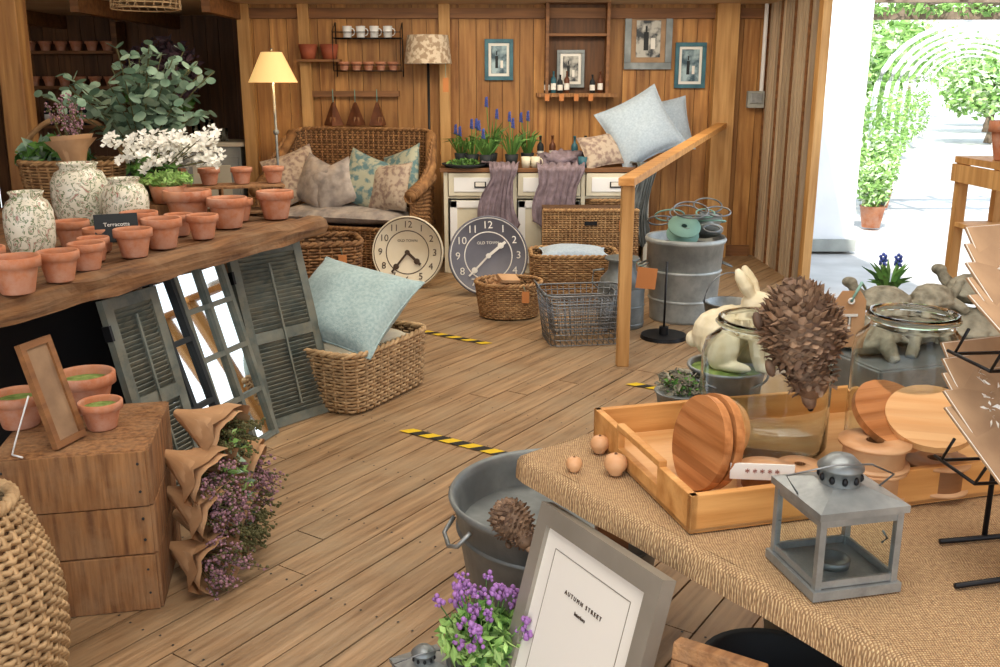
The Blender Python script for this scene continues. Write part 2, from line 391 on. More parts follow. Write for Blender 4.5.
b.add([(-5.6,10.6,2.28),(2.6,10.6,2.28),(2.7,8,2.28),(-5.6,8,2.28)],[(0,3,2,1)],'ceil')
b.add([(-5.6,8,2.28),(2.7,8,2.28),(2.9,3,3.3),(-5.6,3,3.3)],[(0,3,2,1)],'ceil')
b.add([(-5.6,3,3.3),(2.9,3,3.3),(3.1,-1.6,3.3),(-5.6,-1.6,3.3)],[(0,3,2,1)],'ceil')
b.done('ceiling')
b=B(); b.box((0,0,0),(.1,6,.9),'brown'); b.done('trim_door_header',(2.62,5.6,2.82),.02)
for i,xx in enumerate([-4.6,-3.4,-2.35]):
    b=B(); b.box((0,9.25,2.21),(.07,2.5,.13),'brown'); b.done('trim_rafter',(xx,0,0))
for xx,w_ in [(-2.3,.11),(-1.76,.1),(-.5,.1)]:
    b=B(); b.box((0,0,1.14),(w_,.07,2.28),'pine'); b.done('wall_stud',(xx,8.955,0),bevel=.004)
b=B(); b.box((0,0,1.14),(.2,.12,2.28),'pine'); b.done('wall_post',(2.03,8.92,0),bevel=.005)
b=B(); b.box((0,0,1.3),(.13,.13,2.6),'wallwood'); b.done('support_post',(-2.76,5.55,0),rot=(0,.02,0),bevel=.006)
b=B(); b.box((0,0,.0),(4.7,.05,.09),'brown'); b.done('trim_wall_rail',(0.02,8.97,2.2))
b=B(); b.box((0,0,.0),(4.7,.03,.1),'brown'); b.done('baseboard_back',(0.02,8.97,.05))

b=B(); a=Vector((.714,5.33,1.05)); c=Vector((2.0,8.8,1.2)); dd=c-a
b.box((.714,5.33,.525),(.07,.07,1.05),'pine')
Xr=Matrix.Translation((a+c)/2)@dd.to_track_quat('X','Z').to_matrix().to_4x4()
b.box((0,0,.02),(dd.length+.1,.09,.045),'pinex',X=Xr)
b.done('handrail',bevel=.004)

def tape(name,p0,p1,w=.06):
    p0=Vector((*p0,0));p1=Vector((*p1,0)); d=p1-p0; L_=d.length; b=B(); n=int(L_/.055); st=L_/n
    for i in range(n):
        x0=i*st; b.add([(x0,-w/2,0),(x0+st,-w/2,0),(x0+st+.04,w/2,0),(x0+.04,w/2,0)],[(0,1,2,3)],'tblack' if i%2 else 'yellow')
    b.done(name,(p0.x,p0.y,.005),math.atan2(d.y,d.x))
tape('floor_tape',(-.463,4.26),(.022,3.94)); tape('floor_tape',(-.53,6.12),(-.095,5.8)); tape('floor_tape',(.70,4.98),(.90,4.85),.06)
b=B()
for (x,y,r_) in [(-.95,3.35,.3),(-.98,3.42,1.1)]: b.box((x,y,0),(.035,.02,.002),'paper',rot=(0,0,r_))
b.done('paper_scraps',(0,0,.004))

# ------------------------------------------------------------------ outside
b=B()
for i in range(40):
    for j in range(60):
        b.box((-6+i*.6+(j%2)*.3,-4+j*.6,0),(.585,.585,.02),'pave')
b.box((30,20,-.03),(120,120,.02),'pave')
o=b.done('ground',(2.9+6.2,3,-.05),-.45)
b=B(); b.box((0,0,1.4),(.42,.25,2.8),'plaster'); b.box((.0,-.02,.06),(.47,.3,.12),'greyp'); b.done('garden_wall_pillar',(3.33,9.6,-.04))
pd=Vector((.43,.9,0)).normalized(); pn=Vector((pd.y,-pd.x,0)); S0=Vector((4.85,10.2,0))
for t in (2.5,4.5,6.5,9,12,16,21):
    c0=S0+pd*t; b=B()
    for off in (0,.35):
        pts=[c0+pd*off-pn*1.1+Vector((0,0,z)) for z in (0,.8,1.4)]
        pts+=[c0+pd*off+pn*(-1.1*cos(q))+Vector((0,0,1.4+.95*sin(q))) for q in [pi*i/16 for i in range(1,16)]]
        pts+=[c0+pd*off+pn*1.1+Vector((0,0,z)) for z in (1.4,.8,0)]
        b.tube(pts,.024,'white',6)
        if off==0: A_=pts
    for i in range(0,len(A_)): b.tube([A_[i],A_[i]+pd*.35],.009,'white',5)
    for i in range(2): leaves(b,c0-pn*1.1+Vector((0,0,.5+.6*i)),(.18,.18,.35),80,.06,'leafo')
    b.done('garden_arch')
b=B()
b.box((6.2,12,2.40),(5.2,.12,.14),'bark'); b.box((5.6,10.9,2.5),(4.2,.1,.12),'bark')
for q in range(6): b.box((4.2+q*.8,11.5,2.52),(.07,1.8,.1),'bark')
b.box((4.05,12,1.2),(.1,.1,2.4),'bark'); b.box((8.4,12,1.2),(.12,.12,2.4),'bark')
for i in range(7): leaves(b,(4.4+i*.6,11.8,2.48),(.35,.3,.12),120,.06,'leafo')
b.done('pergola')
def shrub(name,loc,rad,n,size,mats=('leafo','leafo2'),trunk=0):
    b=B()
    for m_ in mats:
        for k in range(4):
            c=(R.uniform(-.35,.35)*rad[0],R.uniform(-.35,.35)*rad[1],trunk+rad[2]*R.uniform(.75,1.15)); leaves(b,c,[q*.7 for q in rad],n//len(mats)//4,size,m_)
    if trunk: b.tube([(0,0,0),(.05,0,trunk*.6),(0,.03,trunk+rad[2])],[.12,.09,.04],'bark',8)
    else:
        for i in range(6): b.tube([(0,0,0),(R.uniform(-1,1)*rad[0]*.5,R.uniform(-1,1)*rad[1]*.5,rad[2])],[.02,.01],'stem',5)
    return b.done(name,loc)
for i,t in enumerate((3.2,6.8,9.5,13,17,22)):
    c0=S0+pd*t
    p=c0-pn*(1.85); shrub('garden_shrub',(p.x,p.y,-.04),(.55,.7,.4+.25*(i%3)),1000,.06)
    if i: p=c0+pn*(1.9); shrub('garden_shrub',(p.x,p.y,-.04),(.6,.9,.4+.2*(i%2)),1000,.06)
for i,(x,y,r_,tr) in enumerate([(7.6,21,1.3,.9),(9.5,26,1.8,1.1),(13.6,27,1.5,.5),(11.2,31,1.7,.3),(16.5,33,2,.7),(13,37,1.8,.2),(19,38,2,.4),(20,48,3,.8),(15,44,2.4,.6),(12.0,36,2.2,1.3)]):
    shrub('garden_tree',(x,y,-.04),(r_,r_,r_*.75),1900,.07+.035*r_,trunk=tr)
for k_,p in enumerate([(4.35,11.1),(4.72,12.0),(5.15,12.9),(5.5,13.8),(5.9,14.7)]):
    s_=1+.25*(k_%2)
    b=B(); b.lathe([(0,0),(.1,0),(.14,.25),(.15,.25),(.13,.25),(.12,.22),(0,.22)],'slate' if k_%2 else 'terra'); leaves(b,(0,0,.48*s_),(.2,.2,.3*s_),350,.045,'leafo'); leaves(b,(0,0,.48*s_),(.2,.2,.3*s_),200,.045,'leafo2'); b.done('potted_shrub',(p[0],p[1],-.04))

# ------------------------------------------------------------------ back wall items
def picture(name,x,z,w,h,fm,pm,fw=.035,y=8.975,mat_=.05):
    b=B(); 
    b.box((0,0,h/2-fw/2),(w,.03,fw),fm); b.box((0,0,-h/2+fw/2),(w,.03,fw),fm)
    b.box((-w/2+fw/2,0,0),(fw,.03,h-2*fw),fm); b.box((w/2-fw/2,0,0),(fw,.03,h-2*fw),fm)
    b.box((0,.006,0),(w-2*fw,.01,h-2*fw),'paper' if mat_<.08 else 'kraftd'); b.box((0,-.001,0),(w-2*fw-mat_,.006,h-2*fw-mat_),pm)
    b.box((-.02,-.006,-.02),(w*.1,.004,h*.3),'slate'); b.box((-.02,-.006,h*.16),(w*.04,.004,h*.1),'slate'); b.box((w*.1,-.006,-.04),(w*.09,.004,h*.18),'paper')
    return b.done(name,(x,y,z),bevel=.003)
picture('framed_picture',-.01,1.80,.26,.36,'teal','photob')
picture('framed_picture',1.34,1.98,.43,.53,'zincd','photo',.06,mat_=.09)
picture('framed_picture',1.73,1.75,.28,.40,'teal','photob',.035)
b=B()
for xx in (-.27,.27): b.box((xx,-.09,.41),(.03,.2,.82),'brown')
b.box((0,-.09,.0),(.72,.24,.035),'crate'); b.box((0,-.09,.80),(.56,.2,.03),'brown'); b.box((0,-.09,.52),(.52,.18,.025),'brown'); b.box((0,.0,.41),(.52,.01,.8),'wallwood2')
b.done('wall_shelf',(.69,8.985,1.49),bevel=.003)
picture('framed_picture',.64,1.72,.25,.33,'zincd','photo',.03,8.94)
def bottle(name,loc,h=.22,r=.03,m='slate'):
    b=B(); b.lathe([(0,0),(r,0),(r,h*.6),(r*.85,h*.68),(r*.35,h*.76),(r*.35,h*.95),(r*.42,h*.95),(r*.42,h),(0,h)],m,seg=20); b.lathe([(r*1.02,h*.15),(r*1.02,h*.45)],'paper',seg=20); return b.done(name,loc)
for i,xx in enumerate([.42,.48,.54,.60,.83,.9]): bottle('glass_bottle',(xx,8.82,1.508),.16+.03*(i%2),.024,['slate','teal','slate','copper','slate','copper'][i])
b=B()
for i in range(4): b.box((.42+.13*i,8.73,1.47),(.04,.004,.06),'tag')
b.done('shelf_price_labels')
b=B(); b.box((0,0,0),(.15,.07,.15),'greyp'); b.box((0,-.04,.01),(.11,.02,.09),'zinc'); b.tube([(.05,0,.07),(.05,0,.9)],.02,'white',8); b.done('power_socket',(2.33,8.93,1.45),bevel=.006)
b=B()
for z in (0,.28):
    for y_ in (-.02,-.11,-.2): b.tube([(-.3,y_,z),(.3,y_,z)],.004,'black')
    for i in range(13): b.tube([(-.3+.05*i,-.01,z),(-.3+.05*i,-.2,z)],.003,'black')
    b.tube([(-.3,-.2,z+.05),(.3,-.2,z+.05)],.004,'black')
for xx in (-.3,.3): b.tube([(xx,-.01,-.05),(xx,-.01,.42)],.006,'black'); b.tube([(xx,-.2,0),(xx,-.2,.34),(xx,-.01,.42)],.004,'black')
b.done('wire_wall_shelf',(-1.18,8.97,1.70))
for i in range(5): pot('terracotta_pot',(-1.40+.11*i,8.86,1.705),.05)
for i in range(4):
    b=B(); b.lathe([(0,0),(.035,0),(.042,.1),(.038,.1),(.03,.01),(0,.01)],'white',seg=24); b.tube([(.04+.025*sin(q),0,.05+.03*cos(q)) for q in [pi*i/10 for i in range(11)]],.005,'white'); b.done('mug',(-1.36+.12*i,8.86,1.985))
b=B(); b.box((0,0,0),(.38,.16,.02),'brown'); b.done('small_wall_shelf',(-1.62,8.88,1.79))
for xx in (-1.72,-1.53): 
    b=B(); b.lathe([(0,0),(.06,0),(.085,.13),(.075,.13),(.055,.02),(0,.02)],'redclay',seg=24); b.done('red_plant_pot',(xx,8.88,1.80))
b=B()
for z in (1.15,1.55,1.9): b.box((0,0,z),(1.2,.25,.03),'brown')
for xx in (-.6,.6): b.box((xx,0,1.1),(.05,.25,2.2),'brown')
b.done('display_shelf',(-4.55,10.3,0))
for z in (1.565,1.915):
    for i in range(7): pot('terracotta_pot',(-5.02+.16*i,10.25,z),.065)
for i in range(4): bottle('glass_bottle',(-4.95+.2*i,10.25,1.165),.25,.04,'slate')
b=B(); b.box((0,0,.52),(1.1,.5,1.0),'greyp'); b.box((0,0,1.04),(1.18,.56,.04),'cream')
for xx in (-.27,.27): b.box((xx,-.255,.5),(.5,.02,.85),'greyp'); b.box((xx,-.268,.5),(.36,.008,.7),'cream'); b.ball((xx-.19*math.copysign(1,xx),-.28,.55),.015,'black')
b.done('cupboard',(-2.98,9.3,0),bevel=.004)
for i in range(7):
    b=B(); h=.12+.04*(i%3); b.lathe([(0,0),(.035,0),(.04,h),(.036,h),(.03,.01),(0,.01)],'glass',seg=20); b.done('drinking_glass',(-3.4+.13*i,9.2,1.061))
b=B(); b.lathe([(0,0),(.08,0),(.1,.05),(.06,.2),(.05,.25),(0,.25)],'cream'); leaves(b,(0,0,.45),(.35,.25,.25),500,.06,'leaf'); b.done('potted_houseplant',(-3.3,9.5,1.061))
b=B(); b.lathe([(.2,0),(.085,.24)],'shade',(0,0,1.6),40); b.lathe([(.0,0),(.14,0),(.13,.02),(.02,.04),(.012,.1)],'zinc'); b.tube([(0,0,.05),(0,0,1.75)],.011,'zinc',10); b.ball((0,0,1.2),.025,'zinc'); b.ball((0,0,.8),.025,'zinc')
b.tube([(-.085,0,1.84),(.085,0,1.84)],.003,'zinc'); b.ball((0,0,1.86),.012,'zinc'); b.ball((0,0,1.7),.035,'shade'); b.done('floor_lamp',(-1.87,8.1,0))
b=B(); b.lathe([(.21,0),(.18,.24)],'shade2',(0,0,1.76),40); b.lathe([(.18,.24),(0,.25)],'shade2',(0,0,1.76),40); b.lathe([(0,0),(.13,0),(.12,.02),(.02,.03)],'black'); b.tube([(0,0,.02),(0,0,1.9)],.012,'black',10); b.box((.16,-.12,1.58),(.05,.004,.12),'tag'); b.tube([(.16,-.12,1.64),(.16,-.10,1.76)],.002,'rope'); b.done('floor_lamp',(-.635,8.72,0))
# sofa
b=B(); w2,d2=.68,.36
path=[Vector((w2,-d2,0)),Vector((w2+.03,-.05,0)),Vector((w2-.02,d2-.12,0)),Vector((w2-.16,d2,0)),Vector((0,d2+.03,0)),Vector((-w2+.16,d2,0)),Vector((-w2+.02,d2-.12,0)),Vector((-w2-.03,-.05,0)),Vector((-w2,-d2,0))]
def resample(path,n):
    L=[0]
    for i in range(len(path)-1): L.append(L[-1]+(path[i+1]-path[i]).length)
    o=[];j=0
    for k in range(n):
        t=L[-1]*k/(n-1)
        while j<len(path)-2 and L[j+1]<t: j+=1
        o.append(path[j].lerp(path[j+1],(t-L[j])/(L[j+1]-L[j])))
    return o
pts=resample(path,110)
def hz(i):
    p=pts[i]; f=(p.y+d2)/(2*d2); f=max(0,min(1,f)); return (.02,.74+.46*f*f*(3-2*f))
weave(b,pts,hz,54,.009,'wickd',False,lambda f:1+.04*f)
for sx in (-1,1):
    b.tube([(sx*(w2+.03),-d2-.02,.70),(sx*(w2+.06),-.2,.76),(sx*(w2+.05),.05,.9),(sx*(w2-.02),d2-.1,1.16)],.05,'wickd',8)
    for k in range(22): 
        z=k/21; p=Vector((sx*(w2+.03),-d2-.02,.70)).lerp(Vector((sx*(w2+.06),.0,.82)),z); b.tube([p+Vector((.056*cos(q),0,.056*sin(q))) for q in [2*pi*i/10 for i in range(10)]],.007,'wickd',4,True)
fr=resample([Vector((-w2,-d2,0)),Vector((w2,-d2,0))],60)
weave(b,fr,lambda i:(.02,.42),19,.009,'wickd',False)
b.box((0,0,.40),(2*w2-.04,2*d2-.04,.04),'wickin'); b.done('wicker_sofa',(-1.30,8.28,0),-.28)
def SO(x,y,z): 
    v=Matrix.Rotation(-.28,4,'Z')@Vector((x,y,z)); return (v.x-1.30,v.y+8.28,v.z)
p=SO(0,-.04,.50); cushion('seat_cushion',1.28,.62,.16,'grey',T(*p,-.28))
for (x,y,z,rz_,m_,rr,s_) in [(-.52,.0,.80,.5,'flor2',.35,.46),(-.30,-.06,.76,-.3,'grey',-.3,.42),(-.1,-.1,.74,.1,'grey',.4,.4),(.16,-.02,.78,.1,'flor',-.35,.46),(.4,-.08,.74,-.3,'flor2',.1,.42),(.46,.04,.84,-.5,'flor',.35,.44)]:
    p=SO(x,y,z); cushion('throw_cushion',s_,s_,.16,m_,T(*p)@Euler((1.2,0,rz_-.28)).to_matrix().to_4x4()@Euler((0,0,rr)).to_matrix().to_4x4())
# brown wooden hanging hearts / bells
b=B(); b.box((0,0,0),(.8,.05,.05),'brown'); b.done('peg_rail',(-1.32,8.95,1.50))
for i in range(3):
    b=B(); b.tube([(0,0,.32),(0,0,.2)],.004,'rope')
    b.lathe([(0,.0),(.09,.0),(.085,.02),(.035,.15),(.015,.2),(0,.21)],'copper',seg=4,smooth=False); b.box((0,-.055,.05),(.05,.01,.05),'brown')
    b.done('wooden_hanging_ornament',(-1.52+.2*i,8.9,1.22),.3*i)
# dresser
b=B(); W=1.75
b.box((0,0,.885),(W+.06,.64,.035),'brown')
b.box((0,.28,.44),(W,.03,.86),'cream')
for xx in (-W/2+.02,-.27,.31,W/2-.02): b.box((xx,0,.44),(.035,.6,.86),'cream')
b.box((0,0,.08),(W,.58,.04),'cream'); b.box((0,-.28,.03),(W,.03,.06),'cream')
for (x0,x1) in [(-.855,-.27),(-.27,.31),(.31,.855)]:
    cx=(x0+x1)/2; b.box((cx,-.3,.765),(x1-x0-.05,.03,.19),'cream'); b.box((cx,-.318,.765),(x1-x0-.14,.008,.12),'white')
    b.box((cx,-.325,.765),(.1,.012,.05),'black'); b.box((cx,-.332,.768),(.08,.006,.035),'paper'); b.box((cx,0,.655),(x1-x0,.58,.02),'cream')
for cx in (-.56,.02):
    b.box((cx,-.295,.36),(.52,.025,.54),'cream')
    for q in (-.23,.23): b.box((cx+q,-.312,.36),(.06,.012,.54),'white')
    for q in (-.24,.24): b.box((cx,-.312,.36+q),(.52,.012,.06),'white')
    b.ball((cx+.19,-.33,.4),.016,'black')
b.done('dresser',(.395,8.4,0),bevel=.003)
basket('wicker_drawer_basket',.25,.25,.27,(.98,8.34,.105),0,'wick',.008)
basket('wicker_drawer_basket',.25,.25,.22,(.98,8.34,.41),0,'wick',.008)
b=B(); b.box((0,0,.13),(.76,.50,.26),'crate'); b.done('wooden_box',(.72,7.72,.005),bevel=.003)
b=B(); weave(b,resample([Vector((-.38,0,0)),Vector((.38,0,0))],50),lambda i:(0,.34),19,.008,'wick',False); b.box((0,.23,.17),(.74,.44,.32),'wickin'); b.box((0,-.02,.24),(.1,.01,.03),'black'); b.box((.25,-.02,.22),(.05,.004,.08),'tag'); b.done('wicker_chest',(.72,7.52,.28))
cushion('throw_cushion',.58,.58,.22,'bluel',T(1.20,8.33,1.22)@Euler((1.2,0,-.1)).to_matrix().to_4x4()@Euler((0,0,.5)).to_matrix().to_4x4())
cushion('throw_cushion',.52,.48,.16,'bluel',T(1.44,8.6,1.22)@Euler((1.3,0,.15)).to_matrix().to_4x4()@Euler((0,0,.15)).to_matrix().to_4x4())
cushion('throw_cushion',.36,.3,.12,'flor2',T(.86,8.22,1.04)@Euler((1.0,0,.3)).to_matrix().to_4x4()@Euler((0,0,.15)).to_matrix().to_4x4())
def scarf(name,x,y,z0,w,drop,m='scarf',back=.3,knot=False,rz=0):
    b=B(); nu,nv=36,40; vs=[]
    for j in range(nv+1):
        t=j/nv
        for i in range(nu+1):
            u=i/nu-.5
            fold=.022*sin(i*1.1+2*t)+.012*sin(i*2.3+5*t)
            ww=w*(1-.35*min(1,t*2)+.25*max(0,t-.5)) if not knot else w*(.45+.75*abs(t-.45))
            if t<.3: yy=back*(1-t/.3); zz=.03+fold*.6
            else: yy=-.025-.02*(t-.3); zz=-(t-.3)/.7*drop*(1+.2*sin(u*5+1))
            if t>=.3: yy+=-abs(fold)*1.4-.01
            vs.append((u*ww+.03*sin(t*6),yy,zz))
    fs=[(j*(nu+1)+i,j*(nu+1)+i+1,(j+1)*(nu+1)+i+1,(j+1)*(nu+1)+i) for j in range(nv) for i in range(nu)]
    b.add(vs,fs,m,True); o=b.done(name,(x,y,z0),rz); s=o.modifiers.new('s','SOLIDIFY'); s.thickness=.004; return o
scarf('scarf',.0,8.06,.905,.42,.5,'scarf',.15,True); scarf('scarf',.48,8.06,.905,.5,.55,'scarf',.4); scarf('scarf',1.2,8.06,.905,.2,.55,'zincd',.1)
b=B(); b.ball((0,0,.02),(.2,.14,.08),'scarf',nz=.6,nf=4,seg=28); b.ball((.12,.05,.03),(.12,.1,.07),'scarf',nz=.6,nf=5,seg=24); b.done('folded_scarf',(.5,8.3,.93))
for (x,y,s_) in [(-.24,8.3,.9),(-.08,8.42,1.3),(.1,8.3,1.0),(.24,8.45,.95),(-.34,8.45,.7),(-.12,8.25,.8)]:
    b=B(); b.lathe([(0,0),(.045,0),(.06,.1),(.05,.1),(.045,.08),(0,.08)],'slate',seg=24)
    for i in range(38):
        a_=R.uniform(0,6.28); q=R.uniform(.05,.2); blade(b,(0.02*cos(a_),.02*sin(a_),.08),(q*cos(a_),q*sin(a_),.06+R.uniform(.08,.26)*s_),.007,'leaf',.07)
    for i in range(2):
        a_=R.uniform(0,6.28); q=.06; top=Vector((q*cos(a_),q*sin(a_),R.uniform(.30,.42)*s_)); b.tube([(0,0,.08),top],.004,'leaf')
        for k in range(22): 
            z=k/22; aa=k*2.4; b.ball(top+Vector((.012*(1-z*.6)*cos(aa),.012*(1-z*.6)*sin(aa),-.02+z*.08)),.007,'bluef',seg=6)
    b.done('potted_muscari',(x,y,.904))
for i,(x,y) in enumerate([(.36,8.6),(.47,8.66),(.66,8.55),(.76,8.6)]): bottle('glass_bottle',(x,y,.904),.24,.03,['slate','copper','teal','slate'][i])
for x in (.30,.70,.22):
    b=B(); b.lathe([(0,0),(.035,0),(.04,.09),(.036,.09),(.03,.01),(0,.01)],'cream' if x<.6 else 'teal',seg=24); b.tube([(.04+.02*sin(q),0,.045+.03*cos(q)) for q in [pi*i/10 for i in range(11)]],.005,'cream'); b.done('mug',(x,8.14,.904))
b=B(); b.lathe([(0,0),(.16,0),(.2,.03),(.19,.03),(.15,.01),(0,.01)],'slate'); leaves(b,(0,0,.04),(.15,.12,.03),160,.018,'leaf'); b.done('serving_dish',(-.30,8.2,.904))
def clock(name,r,X,mf,mn,hands):
    b=B(); b.lathe([(0,-.02),(r,-.02),(r,.0),(r*.985,.012),(r*.965,.012),(r*.955,.004),(0,.004)],mf,seg=72)
    for i in range(1,13):
        a_=pi/2-i*pi/6; text(b,str(i),r*.26,mn,Matrix.Translation((r*.76*cos(a_),r*.76*sin(a_),.0055)))
    for q in (.58,.93): b.lathe([(r*q,.0048),(r*q+.004,.0062),(r*q+.008,.0048)],mn,seg=64)
    for (a_,l,w_) in hands:
        a_=math.radians(a_); b.box((l*r/2*cos(a_),l*r/2*sin(a_),.012),(l*r,w_,.003),mn,rot=(0,0,a_)); b.ball((l*r*.72*cos(a_),l*r*.72*sin(a_),.012),(.024,.024,.002),mn)
    text(b,'OLD TOWN',r*.1,mn,Matrix.Translation((0,r*.32,.0055)))
    b.cyl((0,0,.004),.02,.014,mn); o=b.done(name); o.matrix_world=X
clock('wall_clock',.29,T(-.74,7.52,.285)@Euler((math.radians(80),0,-.1)).to_matrix().to_4x4(),'clockc','ink',[(-42,.5,.022),(232,.7,.016)])
clock('wall_clock',.31,T(-.09,7.25,.305)@Euler((math.radians(78),0,.12)).to_matrix().to_4x4(),'clockg','paper',[(38,.55,.022),(225,.7,.014)])
basket('wicker_basket',.23,.19,.24,(.06,6.55,0.01),0,'wick',.007,2.2,.85,tag=True)
b=B(); b.box((0,0,.27),(.14,.1,.02),'kraft',rot=(.3,.1,.4)); leaves(b,(-.08,0,.24),(.08,.06,.03),60,.04,'kraft'); b.done('gift_box',(.06,6.55,0))
basket('wicker_basket',.32,.22,.36,(.55,7.05,0.01),0,'wick',.008,6,.95)
cushion('folded_throw',.5,.36,.10,'bluel',T(.55,7.05,.37))
def wirebasket(name,a,bb,h,loc,rz=0):
    b=B()
    for z in [h*i/9 for i in range(10)]: 
        f=.85+.15*z/h; b.tube([p*f+Vector((0,0,z)) for p in perim(a,bb,48,7)],.003 if z<h*.95 else .006,'wire',5,True)
    for p in perim(a,bb,44,7): b.tube([p*.85,p+Vector((0,0,h))],.0025,'wire',4)
    for i in range(13): b.tube([(-a*.84+a*.14*i,-bb*.84,0),(-a*.84+a*.14*i,bb*.84,0)],.002,'wire',4)
    for s_ in (-1,1): b.tube([(s_*a,-.07,h),(s_*(a+.03),-.05,h+.06),(s_*(a+.03),.05,h+.06),(s_*a,.07,h)],.005,'wire',6)
    return b.done(name,loc,rz)
wirebasket('wire_basket',.27,.2,.32,(.52,5.9,.01),.15)
wirebasket('wire_basket',.2,.15,.2,(.5,5.92,.06),.15)
b=B(); b.lathe([(0,0),(.15,0),(.155,.02),(.155,.28),(.14,.33),(.095,.38),(.09,.44),(.12,.46),(.115,.47),(.08,.44),(0,.43)],'zincd',seg=36)
for z in (.03,.15,.28): b.lathe([(.155,z-.006),(.16,z),(.155,z+.006)],'zincd',seg=36)
for s_ in (-1,1): b.tube([(s_*.15,0,.25),(s_*.2,0,.3),(s_*.19,0,.38),(s_*.12,0,.39)],.008,'zinc')
b.box((.14,-.17,.36),(.13,.004,.14),'tag',rot=(0,.1,0)); b.tube([(.13,-.165,.43),(.06,-.09,.46)],.002,'rope')
b.done('milk_churn',(.82,6.28,0))
b=B(); r=.27
b.lathe([(0,0),(r*.84,0),(r*.84,.02),(r*.97,.54),(r,.54),(r*1.03,.56),(r,.58),(r*.96,.57),(r*.82,.03),(0,.03)],'zincl',seg=48)
for z in (.15,.35): b.lathe([(r*(.84+.13*z/.54)+.0,z-.01),(r*(.84+.13*z/.54)+.009,z),(r*(.84+.13*z/.54),z+.01)],'zincl',seg=48)
for s_ in (-1,1): b.tube([(s_*r*.93,-.05,.4),(s_*(r+.05),-.04,.37),(s_*(r+.05),.04,.37),(s_*r*.93,.05,.4)],.007,'zincd')
b.lathe([(r*.95,.51),(0,.54)],'slate',seg=30)
b.done('galvanised_bin',(1.28,6.5,0))
b=B()
for k in range(16):
    cx=R.uniform(-.2,.2);cy=R.uniform(-.12,.12);rr=R.uniform(.05,.12); tz=R.uniform(-1,1)
    b.tube([(cx+rr*cos(q),cy+rr*sin(q)*cos(tz),.05+.010*k+rr*sin(q)*sin(tz)*.6) for q in [2*pi*i/24 for i in range(24)]],.006,['rope','wire','wire','zincd'][k%4],6,True)
for (x,y,rx,m_) in [(-.05,-.04,.6,'rope'),(.14,.03,-.6,'zincl')]: b.lathe([(.02,0),(.11,0),(.11,.01),(.05,.015),(.05,.07),(.11,.075),(.11,.085),(.02,.085)],m_,(x,y,.05),seg=28,X=Matrix.Rotation(rx,4,'X'))
b.done('garden_twine_reels',(1.29,6.47,.58))
b=B(); b.lathe([(0,0),(.12,0),(.16,.25),(.165,.25),(.14,.25),(.11,.03),(0,.03)],'zinc',seg=36); b.tube([(.16*cos(q),0,.24+.2*sin(q)) for q in [pi*i/16 for i in range(17)]],.005,'wire'); b.done('galvanised_bucket',(1.46,5.9,0))
b=B(); b.cyl((0,0,0),.15,.025,'black',36,r2=.145); b.cyl((0,0,.025),.03,.05,'black'); b.tube([(0,0,.05),(0,0,.5)],.007,'black'); b.done('iron_stand',(1.06,5.95,0))

c0=Vector((-.757,4.42,0))+Vector((.47,.883,0))*.36+Vector((-.883,.47,0))*.20
basket('wicker_hamper',.35,.25,.3,(c0.x,c0.y,.01),math.atan2(.883,.47),'wicklt',.008,7,.95)
cushion('cushion',.5,.42,.16,'cream',T(c0.x-.03,c0.y,.29,1.08))
cushion('cushion',.64,.54,.24,'blue',T(c0.x-.03,c0.y-.02,.48)@Euler((.62,-.05,-.25)).to_matrix().to_4x4()@Euler((0,0,-.3)).to_matrix().to_4x4())
b=B(); b.box((0,0,.16),(.5,.4,.32),'crate'); b.done('wooden_box',(-1.12,5.72,.005),.3,bevel=.003)
basket('wicker_basket',.26,.2,.34,(-1.12,5.72,.335),.3,'wickd',.009,6,.9,tag=True)

# ------------------------------------------------------------------ left display table
tb=Vector((.34,.94,0)).normalized()
P0=Vector((-1.72,2.40,0)); ang_t=math.atan2(tb.y,tb.x)
b=B(); nseg=60; Lb=2.50
vs=[]
for i in range(nseg+1):
    t=i/nseg*Lb
    for (cx,cz) in [(-.11,.0),(-.04,.004),(.0,-.012),(.006,-.045),(.0,-.085),(-.11,-.09)]:
        vs.append((cx+.02*noise.noise(Vector((t*4,cx*20,cz*20))),t,cz+.016*noise.noise(Vector((t*5,cz*30,cx*20)))))
fs=[(i*6+k,i*6+(k+1)%6,(i+1)*6+(k+1)%6,(i+1)*6+k) for i in range(nseg) for k in range(6)]+[tuple(range(6)),tuple(nseg*6+k for k in range(5,-1,-1))]
b.add(vs,fs,'rough')
for i in range(9): b.box((-.11-.08-i*.155,Lb/2-.05,-.02),(.15,Lb-.1,.035),'rough')
for (xx,yy) in [(-.35,.1),(-.35,2.3),(-1.4,.1),(-1.4,2.3)]: b.box((xx,yy,-.50),(.09,.09,.87),'rough')
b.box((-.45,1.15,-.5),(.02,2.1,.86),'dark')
b.done('display_table',(P0.x,P0.y,.95),ang_t-pi/2)
for (x,y,r_) in [(-1.53,2.95,.078),(-1.48,3.14,.068),(-1.47,3.34,.064),(-1.40,3.60,.072),(-1.36,3.80,.08),(-1.27,4.04,.068),(-1.45,4.42,.11),(-1.25,4.36,.092),(-1.10,4.66,.09),(-1.74,3.84,.07),(-1.58,3.72,.062),(-1.72,3.1,.08),(-1.26,4.58,.07),(-1.53,4.02,.078),(-1.52,3.52,.058),(-1.40,4.13,.062)]:
    pot('terracotta_pot',(x,y,.955),r_,soil=(x>-1.5))
b=B(); b.lathe([(0,0),(.07,0),(.09,.025),(.082,.025),(.07,.008),(0,.008)],'terra'); b.done('terracotta_saucer',(-1.44,3.92,.955))
b=B(); 
for z in (0,.13): b.box((0,0,z+.006),(.62,.2,.012),'crate')
for xx in (-.3,0,.3): b.box((xx,0,.07),(.012,.2,.13),'crate')
b.done('wooden_riser',(-1.42,4.86,.955),.35,bevel=.002)
b=B(); b.box((0,0,.46),(.7,.3,.92),'rough'); b.done('wooden_plinth',(-1.5,4.98,0.02),.35)
